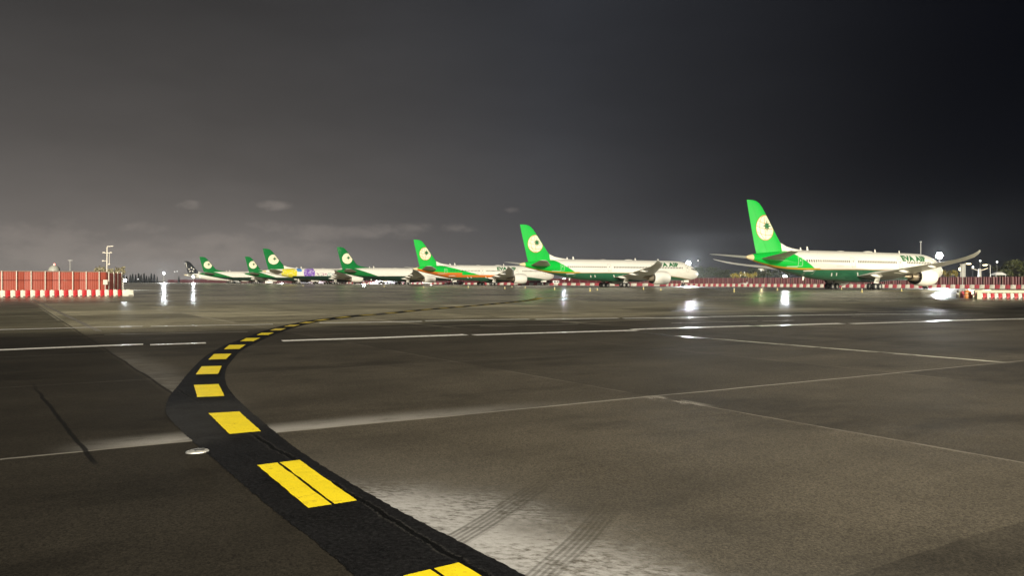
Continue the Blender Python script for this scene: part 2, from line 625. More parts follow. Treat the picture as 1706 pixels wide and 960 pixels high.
bb.loft(rows, 0, closed=False)
band = flip_up(bb.build('taxiway_guide_line', band_material(), smooth=0))
tag(band, kind='structure')

# yellow dashes on it, measured where they are near, spaced evenly where far
DQ = [[(-0.64, 4.43), (-0.33, 4.64), (0.55, 3.36), (0.2, 3.12)],
      [(-2.41, 7.09), (-2.07, 7.30), (-1.23, 5.95), (-1.56, 5.75)],
      [(-4.00, 9.88), (-3.64, 10.01), (-2.91, 8.70), (-3.21, 8.53)],
      [(-5.33, 12.57), (-4.96, 12.68), (-4.35, 11.36), (-4.72, 11.25)],
      [(-6.33, 15.30), (-5.96, 15.40), (-5.51, 14.07), (-5.89, 13.98)],
      [(-7.11, 17.90), (-6.73, 18.00), (-6.38, 16.74), (-6.73, 16.63)],
      [(-7.70, 20.44), (-7.29, 20.54), (-6.99, 19.25), (-7.35, 19.14)],
      [(-8.10, 22.88), (-7.72, 23.0), (-7.50, 21.75), (-7.86, 21.67)],
      [(-8.42, 25.25), (-8.05, 25.36), (-7.88, 24.24), (-8.24, 24.20)],
      [(-8.69, 27.55), (-8.32, 27.62), (-8.16, 26.48), (-8.53, 26.41)],
      [(-8.84, 29.90), (-8.46, 29.95), (-8.37, 28.78), (-8.74, 28.72)],
      [(-8.80, 32.10), (-8.42, 32.10), (-8.42, 31.0), (-8.80, 31.0)]]


def shrink(q, t0, t1):
    """the slice t0..t1 across a dash quad"""
    A, B, Cc, D = [Vector(p) for p in q]
    return [A.lerp(B, t0), A.lerp(B, t1), D.lerp(Cc, t1), D.lerp(Cc, t0)]


def dash(q, split, mat):
    d = MB()
    sl = ((0.0, 0.47), (0.53, 1.0)) if split else ((0.0, 1.0),)
    for t0, t1 in sl:
        s_ = shrink(q, t0, t1)
        pts = []
        for i in range(4):
            p, n = s_[i], s_[(i + 1) % 4]
            m = max(1, int((n - p).length / 0.09))
            for k in range(m):
                w = p.lerp(n, k / m)
                pts.append((w.x + (rnd.random() - 0.5) * 0.008, w.y + (rnd.random() - 0.5) * 0.008, 0.009))
        d.face(pts)
    o = flip_up(d.build('yellow_dash', mat, band, smooth=0))
    return o


for i, q in enumerate(DQ):
    dash(q, i < 2, M_YELLOW if i < 9 else M_YELLOW2)
cl = [(lb[i] + rb[i]) / 2 for i in range(NB)]
acc, nxt, on = 0.0, None, []
for i in range(1, NB):
    acc += (cl[i] - cl[i - 1]).length
    if cl[i].y > 33.0 and cl[i].x > -9.5:
        if nxt is None or acc >= nxt:
            on.append(i)
            nxt = acc + 2.55
for i in on:
    if i + 26 < NB:
        a, b_ = cl[i], cl[min(NB - 1, i + 25)]
        t = (b_ - a).normalized()
        n = Vector((-t.y, t.x)) * 0.17
        e = a + t * 1.25
        dash([a + n, a - n, e - n, e + n], False, M_YELLOW2)


def strip(name, poly, width, mat, z, seg=None, gap=0.0, jog=0.0, wmul=None):
    """painted line along a ground polyline, cut into lengths"""
    m = MB()
    P = [Vector(p) for p in poly]
    tot = sum((P[i + 1] - P[i]).length for i in range(len(P) - 1))

    def pt(s):
        for i in range(len(P) - 1):
            L = (P[i + 1] - P[i]).length
            if s <= L or i == len(P) - 2:
                return P[i] + (P[i + 1] - P[i]) * (s / L), (P[i + 1] - P[i]).normalized()
            s -= L
    s0 = 0.0
    while s0 < tot - 0.05:
        L = seg * (0.75 + 0.5 * rnd.random()) if seg else tot
        s1 = min(tot, s0 + L)
        off = (rnd.random() - 0.5) * 2 * jog
        w = width * (0.8 + 0.4 * rnd.random()) if seg else width
        k = max(2, int((s1 - s0) / 0.7))
        rows_ = []
        for i in range(k + 1):
            p, t = pt(s0 + (s1 - s0) * i / k)
            n = Vector((-t.y, t.x))
            e = (rnd.random() - 0.5) * width * 0.12
            rows_.append([(*(p + n * (off + w / 2 + e)), z), (*(p + n * (off - w / 2 + e)), z)])
        m.loft(rows_, 0, closed=False)
        s0 = s1 + gap * rnd.random() + (0.06 if seg else 0)
    return flip_up(m.build(name, mat, smooth=0))


W1a = [gp(-120, 588), gp(0, 585), gp(180, 577.5), gp(343, 572)]
W1b = [gp(470, 568.5), gp(640, 563), gp(853, 555.5), gp(1106, 548.5), gp(1300, 542.5), gp(1500, 536.5), gp(1706, 531.5), gp(1850, 528)]
W2a = [gp(-80, 552.5), gp(0, 550.5), gp(190, 545.5), gp(456, 541)]
W2b = [gp(532, 538), gp(700, 535.5), gp(853, 533), gp(1106, 529.5), gp(1300, 526.5), gp(1560, 523)]
for nm, pl, wd, mt in (('painted_line', W1a, 0.42, M_WHITE_LINE), ('painted_line', W1b, 0.44, M_WHITE_LINE), ('painted_line', W2a, 0.42, M_WHITE_LINE), ('painted_line', W2b, 0.46, M_WHITE_LINE)):
    tag(strip(nm, pl, wd, mt, 0.005, seg=5.2, gap=0.25, jog=0.30), kind='structure')
for pl, wd in (([gp(174, 558), gp(413, 553)], 0.12), ([gp(800, 544), gp(964, 540.5)], 0.14), ([gp(245, 522), gp(500, 518.5)], 0.22), ([gp(480, 526), gp(660, 523)], 0.25),
               ([gp(560, 507), gp(760, 503)], 0.5), ([gp(900, 509), gp(1080, 508)], 0.5), ([gp(1360, 515), gp(1440, 518)], 0.3), ([gp(1250, 507), gp(1480, 511)], 0.4),
               ([gp(55, 499), gp(100, 521), gp(165, 552)], 0.20), ([gp(860, 519), gp(980, 518)], 0.25), ([gp(1430, 520), gp(1580, 519)], 0.35), ([gp(217, 487.5), gp(330, 487.0), gp(480, 485.0)], 0.9)):
    tag(strip('painted_line', pl, wd, M_WHITE_FAINT, 0.0045), kind='structure')
for pl, wd in (([gp(640, 530), gp(860, 524)], 0.16), ([gp(90, 534), gp(330, 529.5)], 0.14), ([gp(1120, 539), gp(1320, 534)], 0.14), ([gp(1420, 527.5), gp(1640, 522.5)], 0.2),
               ([gp(300, 513), gp(540, 509.5)], 0.25), ([gp(960, 515.5), gp(1190, 512)], 0.28), ([gp(560, 496), gp(760, 493.5)], 0.6), ([gp(980, 503), gp(1240, 500.5)], 0.45), ([gp(1000, 521), gp(1200, 517.5)], 0.22)):
    tag(strip('painted_line', pl, wd, M_WHITE_FAINT, 0.0045, seg=4.0, gap=1.6, jog=0.12), kind='structure')
# small yellow direction arrow on the far lead-in line
ya = MB()
o_ = strip('painted_arrow', [gp(890, 499.5), gp(905, 497.5), gp(925, 495.8), gp(960, 494.0)], 0.30, M_YELLOW2, 0.006)
tag(o_, kind='structure')
tag(strip('painted_arrow', [gp(893, 496.0), gp(903, 497.3), gp(886, 499.2)], 0.28, M_YELLOW2, 0.011), kind='structure')


# water standing in a slab joint
def water_material():
    m, b, sh = new_mat('standing_water')
    x, y, z = sh.coord('Object')
    n = sh.noise(sh.vec(x, y, 0.0), 6.0, 3.0)
    plug(sh, b, Base_Color=(0.035, 0.030, 0.024), Roughness=0.24 + n * 0.16, IOR=1.33, Specular_IOR_Level=0.6, Normal=sh.bump(n, 0.06, 0.01))
    return m


M_WATER = water_material()


def puddle(poly, w0, ragged=0.4):
    P = catmull(poly, 70)
    rows_ = []
    for i, p in enumerate(P):
        t = (P[min(i + 1, 69)] - P[max(i - 1, 0)]).normalized()
        n = Vector((-t.y, t.x))
        e = sin(pi * i / 69) ** 0.4
        w1 = w0 * e * (0.5 + ragged * rnd.random() + 0.35 * sin(i * 0.31 + w0 * 40))
        w2 = w0 * e * (0.5 + ragged * rnd.random() + 0.35 * sin(i * 0.23 + 2))
        rows_.append([(*(p + n * w1), 0.0035), (*(p - n * w2), 0.0035)])
    m = MB()
    m.loft(rows_, 0, closed=False)
    tag(flip_up(m.build('water', M_WATER, smooth=0)), kind='structure')


puddle([gp(1040, 553), gp(1100, 557.5), gp(1150, 562), gp(1230, 567)], 0.17)
puddle([gp(1120, 519), gp(1145, 516), gp(1170, 511)], 0.6)
puddle([gp(1420, 508), gp(1500, 514), gp(1580, 518)], 0.9)
puddle([gp(1380, 497), gp(1500, 499), gp(1600, 497)], 1.2)
puddle([gp(1250, 500), gp(1360, 503), gp(1440, 501)], 0.8)
puddle([gp(1560, 506), gp(1640, 512), gp(1720, 512)], 0.8)
puddle([gp(860, 500), gp(960, 502), gp(1060, 500)], 0.8)

# ------------------------------------------------------------------ inset taxiway light beside the band
M_STEEL = simple('weathered_aluminium', (0.34, 0.34, 0.33), 0.5, 0.5, 0.25, 14.0, 0.1)
M_DARK = simple('dark_rubber', (0.012, 0.012, 0.013), 0.75, 0.0, 0.3, 8.0)
lt = empty('inset_taxiway_light', (*gp(329, 753.5), 0.0), radians(30), 'oval grey metal inset light lying beside the black guide band', 'taxiway light')
lt.scale = (0.74, 0.74, 0.9)
m = MB()
prof = []
for k in range(28):
    a = 2 * pi * k / 28
    prof.append((0.155 * cos(a), 0.115 * sin(a)))
m.loft([[(x, y, 0.0) for x, y in prof], [(x * 0.97, y * 0.97, 0.012) for x, y in prof], [(x * 0.62, y * 0.55, 0.030) for x, y in prof]], 0, True, False, True)
m.build('housing', M_STEEL, lt)
m = MB()
m.box((0.02, -0.052, 0.030), (0.13, 0.035, 0.012))
m.build('lens_slot', M_DARK, lt)
for sx in (-1, 1):
    m = MB()
    m.lathe([(0.0, 0.012), (0.006, 0.011), (0.008, 0.0)], 8, 'z', (sx * 0.118, 0.0, 0.018))
    m.build('bolt', M_STEEL, lt)

# ------------------------------------------------------------------ airliners
HULL = [(0.0, 3.86, 3.72, 0.06), (0.35, 4.50, 3.10, 0.62), (1.0, 5.10, 2.62, 1.15), (2.2, 5.85, 2.22, 1.72), (3.6, 6.62, 2.02, 2.16), (5.5, 7.28, 1.94, 2.55),
        (8.0, 7.70, 1.90, 2.82), (11.0, 7.84, 1.88, 2.89), (19.0, 7.86, 1.86, 2.89), (23.0, 7.86, 1.52, 2.92), (33.0, 7.86, 1.52, 2.92), (37.5, 7.86, 1.86, 2.89),
        (41.0, 7.86, 1.95, 2.89), (45.0, 7.84, 2.30, 2.83), (49.0, 7.76, 2.95, 2.58), (53.0, 7.58, 3.75, 2.12), (56.5, 7.32, 4.50, 1.58), (59.5, 7.02, 5.15, 1.02),
        (61.4, 6.78, 5.62, 0.60), (62.4, 6.55, 5.88, 0.34), (62.8, 6.38, 6.08, 0.14)]


def lerp_tab(tab, x):
    if x <= tab[0][0]: return tab[0][1:]
    for i in range(len(tab) - 1):
        a, b_ = tab[i], tab[i + 1]
        if x <= b_[0]:
            p = tab[max(i - 1, 0)]
            q = tab[min(i + 2, len(tab) - 1)]
            t = (x - a[0]) / (b_[0] - a[0])
            out = []
            for k in range(1, len(a)):
                m0 = 0 if a is p else (b_[k] - p[k]) / (b_[0] - p[0])
                m1 = 0 if b_ is q else (q[k] - a[k]) / (q[0] - a[0])
                if i == 0: m0 = (b_[k] - a[k]) / (b_[0] - a[0]) * 2
                d = b_[0] - a[0]
                if abs(b_[k] - a[k]) < 1e-6: m0 = m1 = 0
                out.append((2 * t ** 3 - 3 * t * t + 1) * a[k] + (t ** 3 - 2 * t * t + t) * d * m0 + (-2 * t ** 3 + 3 * t * t) * b_[k] + (t ** 3 - t * t) * d * m1)
            return tuple(out)
    return tab[-1][1:]


def hull_half(s, z):
    zt, zb, hw = lerp_tab(HULL, s)
    zm, hh = (zt + zb) / 2, (zt - zb) / 2
    q = 1 - ((z - zm) / hh) ** 2
    return hw * sqrt(q) if q > 0 else 0.0


FIN = [(6.9, 51.9, 60.1), (8.5, 53.05, 60.6), (10.5, 54.6, 61.1), (12.5, 56.1, 61.6), (14.5, 57.6, 62.1), (15.7, 58.55, 62.38), (16.4, 59.3, 62.52), (16.75, 60.0, 62.6), (16.92, 60.9, 62.66)]


def fin_edges(z):
    return lerp_tab([(a, b_, c) for a, b_, c in FIN], z)


def naca(f, t):
    f = min(1, max(0, f))
    return 5 * t * (0.2969 * sqrt(f) - 0.126 * f - 0.3516 * f * f + 0.2843 * f ** 3 - 0.1015 * f ** 4)


def fin_half(s, z):
    le, te = fin_edges(z)
    c = te - le
    return c * naca((s - le) / c, 0.095)


WHITE = (0.80, 0.775, 0.70)
GREEN = (0.004, 0.46, 0.046)
BELLY = (0.024, 0.125, 0.062)
ORANGE = (0.62, 0.17, 0.025)


def livery(kind, kx, kz):
    m, b, sh = new_mat('fuselage_paint_' + kind)
    x, y, z = sh.coord('Object')
    s = 31.6 - x / kx
    z = z / kz
    P = sh.vec(x, y, z)
    dirt = sh.noise(sh.vec(x * 0.25, y, z * 1.5), 0.9, 5.0, 0.65)
    base = sh.scale(WHITE, 0.90 + dirt * 0.2)
    if kind == 'broad orange':
        edge = s - (36.5 + (z - 4.1) * 4.4)
    elif kind in ('old scheme', 'old scheme worn'):
        edge = s - (43.5 + (z - 3.6) * 3.0)
    else:
        edge = s - (46.5 + (z - 4.1) * 1.82)
    gcol = GREEN if 'old' not in kind else (0.006, 0.15, 0.030)  # old scheme green, dark to match the dimmed far fins
    zb = sh.curve(s, [(0, 1.6), (8, 2.7), (13.5, 3.26), (20, 3.85), (30, 4.08), (46, 4.02), (51.6, 4.08), (57, 4.6), (62.8, 6.0)], 62.8, 8.0)
    if kind in ('star alliance', 'patchwork'):
        col = base
    else:
        col = sh.mix(edge.step(-0.06, 0.06), base, sh.scale(gcol, 0.9 + dirt * 0.2))
    if kind == 'patchwork':
        n = sh.noise(P, 0.55, 3.0, 0.5)
        n2 = sh.noise(P, 1.3, 3.0, 0.6)
        n3 = sh.white(sh.vec((s * 0.9).floor(), (z * 0.9).floor(), 1.0))
        def blob(s0, z0, rs, rz, nn, amp):
            ds, dz = (s - s0) / rs, (z - z0) / rz
            return ((ds * ds * ds * ds + dz * dz * dz * dz) + (nn - 0.5) * amp).step(1.05, 0.9)
        mixed = ((s - 35.5).step(-5.0, -4.0) * (s - 35.5).step(5.0, 4.0) * z.lt(5.6) * (n2 - 0.5).step(0.0, 0.03))
        col = sh.mix(mixed, col, sh.mix(n3, (0.42, 0.16, 0.30), (0.16, 0.42, 0.40)))
        col = sh.mix(blob(51.6, 5.2, 3.3, 2.4, n, 1.6), col, sh.mix((n2 - 0.5).step(0.05, 0.1), (0.72, 0.62, 0.03), (0.75, 0.70, 0.30)))
        col = sh.mix(blob(47.1, 6.9, 1.1, 0.8, n, 1.0), col, (0.10, 0.26, 0.62))
        col = sh.mix(blob(42.7, 5.6, 2.5, 2.3, n, 2.0), col, sh.mix((n2 - 0.52).step(0.0, 0.06), (0.20, 0.09, 0.46), (0.55, 0.48, 0.68)))
    if kind != 'star alliance':
        belly = (0.010, 0.034, 0.022) if 'old' in kind or kind == 'patchwork' else BELLY
        bm_ = (z - zb).step(0.04, -0.04) * (s.gt(50.0) * (1.0 if kind == 'patchwork' else 0.0) * -1.0 + 1.0)
        col = sh.mix(bm_, col, sh.scale(belly, 0.8 + dirt * 0.4))
    if kind == 'two tone':
        ol = (z - zb).step(-0.10, -0.05) * (z - zb).step(0.26, 0.18) * s.gt(45.2)
        col = sh.mix(ol, col, (0.62, 0.33, 0.03))
        ol2 = (z - zb).step(-0.12, -0.06) * (z - zb).step(0.16, 0.06) * s.lt(45.2) * s.gt(1.0)
        col = sh.mix(ol2 * 0.65, col, (0.45, 0.22, 0.09))
        col = sh.mix((z - zb).step(-0.5, -0.1) * s.gt(57.0) * (z - zb).lt(0.1), col, ORANGE)
    if kind == 'broad orange':
        lo = (z - zb) + 0.9
        ol = lo.step(-0.05, 0.05) * (z - zb).step(0.05, -0.05) * s.gt(28.0)
        ol3 = (z - zb).step(0.95, 0.85) * (z - zb).gt(-0.05) * s.gt(44.0) * edge.gt(3.5)
        col = sh.mix(ol.max(ol3), col, ORANGE)
    if kind not in ('old scheme', 'old scheme worn'):
        col = sh.mix(s.gt(61.3), col, sh.scale((0.72, 0.60, 0.36), 1.0))
    # faint ring seams between the barrel sections
    seam = ((s / 9.4).frac() - 0.5).abs().step(0.4965, 0.4990) * 0.22
    col = sh.mix(seam, col, (0.25, 0.24, 0.21))
    plug(sh, b, Base_Color=col, Roughness=0.30 + (dirt - 0.5) * 0.2, Specular_IOR_Level=0.45)
    return m


M_WHITE = simple('white_aircraft_paint', WHITE, 0.32, 0.0, 0.08, 0.8)
M_GREY = simple('grey_wing_paint', (0.76, 0.745, 0.68), 0.38, 0.0, 0.12, 0.6)
M_FIN = simple('bright_green_paint', GREEN, 0.48, 0.0, 0.06, 0.5)
M_FIN2 = simple('dimmed_green_paint', (0.007, 0.175, 0.040), 0.22, 0.0, 0.06, 0.5)  # far fins' green, weaker light with distance darkened into the colour
M_BLACKFIN = simple('black_paint', (0.010, 0.011, 0.013), 0.3, 0.0, 0.1, 0.5)
M_CREAM = simple('cream_logo_paint', (0.84, 0.78, 0.58), 0.35, 0.0, 0.04, 0.5)
M_ORANGE = simple('orange_logo_paint', (0.55, 0.22, 0.05), 0.4, 0.0, 0.05, 0.5)
M_LETTER = simple('green_letter_paint', (0.005, 0.13, 0.034), 0.4, 0.0, 0.05, 0.5)
M_WINDOW = simple('dark_window', (0.045, 0.040, 0.036), 0.15, 0.0, 0.1, 1.0)
M_BRONZE = simple('heat_stained_metal', (0.50, 0.42, 0.31), 0.34, 0.75, 0.25, 1.2)
M_CHEV = simple('dark_exhaust_metal', (0.030, 0.028, 0.026), 0.45, 0.5, 0.25, 2.0)
M_TYRE = simple('tyre_rubber', (0.013, 0.013, 0.014), 0.8, 0.0, 0.2, 4.0)
M_HUB = simple('grey_wheel_hub', (0.42, 0.41, 0.38), 0.45, 0.3, 0.2, 5.0)
M_SEAM = simple('grey_door_outline', (0.38, 0.36, 0.31), 0.5, 0.0, 0.1, 1.0)
M_LIGHTLINE = simple('pale_door_outline', (0.50, 0.66, 0.46), 0.5, 0.0, 0.1, 1.0)

WING = [(2.2, 19.4, 33.5, 2.75, 0.135), (5.5, 21.9, 33.9, 3.10, 0.125), (9.7, 25.1, 34.7, 3.58, 0.115), (18.0, 30.5, 36.7, 4.62, 0.10), (24.5, 34.8, 38.3, 5.45, 0.095),
        (27.0, 36.6, 39.3, 5.92, 0.09), (28.6, 38.35, 39.95, 6.36, 0.085), (29.6, 39.65, 40.55, 6.70, 0.08), (30.05, 40.6, 40.9, 6.92, 0.08)]
STAB = [(0.6, 53.2, 59.8, 5.95, 0.10), (4.0, 55.7, 60.8, 6.36, 0.095), (8.6, 59.2, 61.9, 6.92, 0.09), (9.6, 60.2, 62.2, 7.04, 0.085), (9.85, 61.0, 62.3, 7.06, 0.08)]


def airfoil_ring(r, le, te, z, tc, side, cam=0.015):
    c = te - le
    ring = []
    fs = [1.0, 0.85, 0.65, 0.45, 0.28, 0.14, 0.05, 0.012, 0.0]
    for f in fs:
        ring.append((31.6 - (le + f * c), side * r, z + c * (naca(f, tc) + cam * 4 * f * (1 - f)) + 0.004))
    for f in list(reversed(fs))[1:]:
        ring.append((31.6 - (le + f * c), side * r, z + c * (-naca(f, tc) + cam * 4 * f * (1 - f)) - 0.004))
    return ring


def airliner(kind, label, pose, type_='787', detail=2):
    kx, ky, kz = {'787': (1.0, 1.0, 1.0), 'A330': (1.014, 1.0, 0.99), '777': (1.177, 1.078, 1.09)}[type_]
    nx, ny, th = pose
    hx, hy = sin(th), cos(th)
    L0 = 31.6 * kx
    root = empty('airliner', (nx - hx * L0, ny - hy * L0, 0), pi / 2 - th, label, 'airliner', 'airliners parked in a row')
    old = 'old' in kind
    fin_mat = M_BLACKFIN if kind == 'star alliance' else (M_FIN2 if (old or kind == 'patchwork') else M_FIN)

    def T(p):
        return (p[0] * kx, p[1] * ky, p[2] * kz)

    def fin_build(mb, name, mat, par=root, smooth=40):
        mb.v = [T(p) for p in mb.v]
        return mb.build(name, mat, par, smooth)

    # fuselage
    m = MB()
    rings = []
    ss = sorted(set([0, 0.12, 0.35, 0.65, 1.0, 1.6] + [2.2 + 0.7 * i for i in range(13)] + [11 + 2.0 * i for i in range(15)] + [40 + 0.9 * i for i in range(25)] + [62.1, 62.5, 62.8]))
    for s in ss:
        zt, zb, hw = lerp_tab(HULL, s)
        zm, hh = (zt + zb) / 2, (zt - zb) / 2
        rings.append([(31.6 - s, hw * cos(2 * pi * k / 40), zm + hh * sin(2 * pi * k / 40)) for k in range(40)])
    m.loft(rings, 0, True, True, True)
    fus = fin_build(m, 'fuselage', livery(kind, kx, kz), root, 60)
    m = MB()
    rings = []
    for s, zt_, w in ((46.5, 7.80, 0.05), (48.5, 7.95, 0.12), (50.2, 8.16, 0.17), (51.8, 8.48, 0.2), (53.0, 8.95, 0.22), (53.5, 9.15, 0.2)):
        rings.append([(31.6 - s, -w * 1.6, 7.5), (31.6 - s, -w, zt_ - 0.12), (31.6 - s, 0, zt_), (31.6 - s, w, zt_ - 0.12), (31.6 - s, w * 1.6, 7.5)])
    m.loft(rings, 0, True, True, True)
    fin_build(m, 'dorsal_fairing', fin_mat if old else M_WHITE)

    # fin and rudder
    def fin_part(f0, f1, name):
        m = MB()
        rings = []
        for z, le, te in FIN:
            c = te - le
            fs = [f0 + (f1 - f0) * t for t in ((0, 0.02, 0.08, 0.2, 0.4, 0.7, 1.0) if f0 == 0 else (0, 0.3, 0.6, 0.85, 1.0))]
            right = [(31.6 - (le + f * c), -c * naca(f, 0.095) - 0.003, z) for f in fs]
            left = [(31.6 - (le + f * c), c * naca(f, 0.095) + 0.003, z) for f in reversed(fs)]
            rings.append(right + left)
        m.loft(rings, 0, True, True, True)
        return fin_build(m, name, fin_mat)
    fin = fin_part(0.0, 0.66, 'fin')
    fin_part(0.665, 1.0, 'rudder')

    # emblem on the fin
    def on_fin(s, z, side, lift):
        le, te = fin_edges(z)
        s = max(s, le + 0.10 * (te - le) * 0.35 + 0.04)
        return (31.6 - s, side * (fin_half(s, z) + lift), z)

    sides = (-1, 1) if detail > 1 else (-1,)
    ez, es, er = 11.85, 58.0, 2.3
    if kind != 'star alliance':
        for sd in sides:
            m = MB()
            rings = []
            for j in range(7):
                r = er * j / 6
                rings.append([on_fin(es + max(r, 0.02) * cos(2 * pi * k / 48), ez + max(r, 0.02) * 1.02 * sin(2 * pi * k / 48), sd, 0.03) for k in range(48)])
            m.loft(rings, 0, True)
            disc = fin_build(m, 'emblem_disc', M_CREAM, fin)
            disc.parent = fin
            # globe lines
            def ribbon(pts, w, mat, name, lift):
                m = MB()
                rr = []
                for i, (a, b_) in enumerate(pts):
                    t = Vector((pts[min(i + 1, len(pts) - 1)][0] - pts[max(i - 1, 0)][0], pts[min(i + 1, len(pts) - 1)][1] - pts[max(i - 1, 0)][1])).normalized()
                    rr.append([on_fin(a - t.y * w / 2, b_ + t.x * w / 2, sd, lift), on_fin(a + t.y * w / 2, b_ - t.x * w / 2, sd, lift)])
                m.loft(rr, 0, False)
                return fin_build(m, name, mat, fin)
            if detail > 1:
                m = MB()
                def addr(pts, w):
                    rr = []
                    for i, (a, b_) in enumerate(pts):
                        t = Vector((pts[min(i + 1, len(pts) - 1)][0] - pts[max(i - 1, 0)][0], pts[min(i + 1, len(pts) - 1)][1] - pts[max(i - 1, 0)][1])).normalized()
                        rr.append([on_fin(a - t.y * w / 2, b_ + t.x * w / 2, sd, 0.05), on_fin(a + t.y * w / 2, b_ - t.x * w / 2, sd, 0.05)])
                    m.loft(rr, 0, False)
                for q in (0.05, 0.62):
                    addr([(es + er * q * cos(v) + 0.25 * sin(v), ez + er * 0.98 * sin(v)) for v in [-1.45 + 2.9 * i / 16 for i in range(17)]], 0.10)
                for q in (-0.45, 0.05, 0.5):
                    hwid = sqrt(1 - q * q) * er * 0.97
                    addr([(es + hwid * u, ez + er * q - 0.35 * (1 - u * u) + 0.2 * u) for u in [-1 + 2 * i / 14 for i in range(15)]], 0.09)
                addr([(es + er * cos(2 * pi * i / 40), ez + er * 1.02 * sin(2 * pi * i / 40)) for i in range(41)], 0.13)
                fin_build(m, 'emblem_globe_lines', M_ORANGE, fin)
            m = MB()
            sx, sz = es - 0.42, ez + 0.34
            sc = 1.0 if detail > 1 else 0.85
            ring = []
            for i in range(16):
                a = 2 * pi * i / 16
                r = (1.22 if i % 4 == 0 else 0.88 if i % 2 == 0 else 0.46) * sc
                ring.append((sx + r * cos(a), sz + r * sin(a)))
            for i in range(16):
                p, q = ring[i], ring[(i + 1) % 16]
                m.face([on_fin(sx, sz, sd, 0.075), on_fin(p[0], p[1], sd, 0.075), on_fin(q[0], q[1], sd, 0.075)])
            fin_build(m, 'emblem_star', M_LETTER, fin)
    else:
        m = MB()
        for k in range(5):
            a = pi / 2 + 2 * pi * k / 5
            sx, sz = es + 0.1, ez - 1.5
            def q(r, da):
                return on_fin(sx - r * cos(a + da), sz + r * sin(a + da), -1, 0.05)
            m.face([q(2.3, 0.0), q(1.55, 0.34), q(0.9, 0.0), q(1.55, -0.34)])
        fin_build(m, 'emblem_star', M_WHITE, fin)
        m = MB()
        m.loft([[on_fin(61.0 + 0.0, 11.6, -1, 0.05), on_fin(60.75, 11.6, -1, 0.05)], [on_fin(62.0, 15.9, -1, 0.05), on_fin(61.6, 15.9, -1, 0.05)]], 0, False)
        fin_build(m, 'white_stripe', M_WHITE, fin)

    # wings, stabilizers
    for sd in (-1, 1):
        m = MB()
        m.loft([airfoil_ring(*w, sd) for w in WING], 0, True, True, True)
        wing = fin_build(m, 'wing', M_GREY)
        for fr, ln, dd in ((6.6, 3.4, 0.34), (13.2, 3.0, 0.30), (19.4, 2.5, 0.25)):
            le, te, z, tc = lerp_tab(WING, fr)
            m = MB()
            m.lathe([(-ln * 0.5, 0.02), (-ln * 0.3, dd * 0.7), (0.0, dd), (ln * 0.35, dd * 0.7), (ln * 0.62, 0.03)], 10, 'x', (0, 0, 0), 0, True, True)
            m.v = [(31.6 - te + 0.9 - p[0], sd * fr + p[1], z - 0.42 + p[2] * 1.15 + p[0] * 0.05) for p in m.v]
            fin_build(m, 'flap_fairing', M_WHITE, wing)
        m = MB()
        m.loft([airfoil_ring(*w, sd, 0.0) for w in STAB], 0, True, True, True)
        fin_build(m, 'stabilizer', M_GREY if kind != 'patchwork' else M_WHITE)

        # engine
        ex, er_, ecz = 9.75, (1.93 if type_ == '787' else 1.62), 2.66
        eng = None
        m = MB()
        n = 36
        prof = [(19.55, 1.52), (19.38, 1.62), (19.3, 1.70), (19.4, 1.80), (19.9, 1.93), (21.0, 2.02), (22.4, 2.02), (23.8, 1.86), (24.7, 1.66)]
        prof = [(s, r * er_ / 2.02) for s, r in prof]
        rings = []
        for s, r in prof:
            rings.append([(30.5 - s, sd * ex + r * cos(2 * pi * k / n), ecz + r * sin(2 * pi * k / n)) for k in range(n)])
        m.loft(rings, 0, True)
        nac = fin_build(m, 'engine', M_WHITE, root, 50)
        m = MB()                                          # sawtooth exhaust rim (smooth on the other types)
        r0, r1 = prof[-1][1], prof[-1][1] - 0.10
        a_, b2, c_ = [], [], []
        for k in range(n):
            tooth = (0.42 if k % 2 else 0.05) if type_ == '787' else 0.2
            ca, sa = cos(2 * pi * k / n), sin(2 * pi * k / n)
            a_.append((30.5 - 24.7, sd * ex + r0 * ca, ecz + r0 * sa))
            b2.append((30.5 - 24.7 - tooth, sd * ex + r1 * ca, ecz + r1 * sa))
            c_.append((30.5 - 23.2, sd * ex + r1 * 0.98 * ca, ecz + r1 * 0.98 * sa))
        m.loft([a_, b2, c_], 0, True)
        fin_build(m, 'exhaust_rim', M_CHEV, nac, 20)
        m = MB()
        core = [(22.6, 1.20), (24.2, 1.12), (25.6, 0.86), (26.3, 0.70), (26.3, 0.62)]
        m.loft([[(30.5 - s, sd * ex + r * cos(2 * pi * k / 24), ecz + r * sin(2 * pi * k / 24)) for k in range(24)] for s, r in core], 0, True, True, False)
        fin_build(m, 'core_cowl', M_BRONZE, nac)
        m = MB()
        plugp = [(25.7, 0.50), (26.6, 0.47), (27.4, 0.27), (28.1, 0.04)]
        m.loft([[(30.5 - s, sd * ex + r * cos(2 * pi * k / 20), ecz + r * sin(2 * pi * k / 20)) for k in range(20)] for s, r in plugp], 0, True, True, True)
        fin_build(m, 'exhaust_cone', M_BRONZE, nac)
        m = MB()
        fan = [(20.3, 1.50 * er_ / 2.02), (20.2, 0.30), (19.7, 0.03)]
        m.loft([[(30.5 - s, sd * ex + r * cos(2 * pi * k / 24), ecz + r * sin(2 * pi * k / 24)) for k in range(24)] for s, r in fan], 0, True, True, True)
        fin_build(m, 'fan', M_CHEV, nac)
        m = MB()
        rings = []
        for s, z0, z1, w in ((20.8, 4.2, 4.45, 0.12), (22.2, 4.0, 4.62, 0.22), (24.6, 3.7, 4.35, 0.26), (26.5, 3.3, 4.0, 0.24), (29.5, 3.2, 3.75, 0.16), (31.6, 3.35, 3.6, 0.05)):
            rings.append([(30.5 - s, sd * ex - w, z0), (30.5 - s, sd * ex + w, z0), (30.5 - s, sd * ex + w * 0.8, z1), (30.5 - s, sd * ex - w * 0.8, z1)])
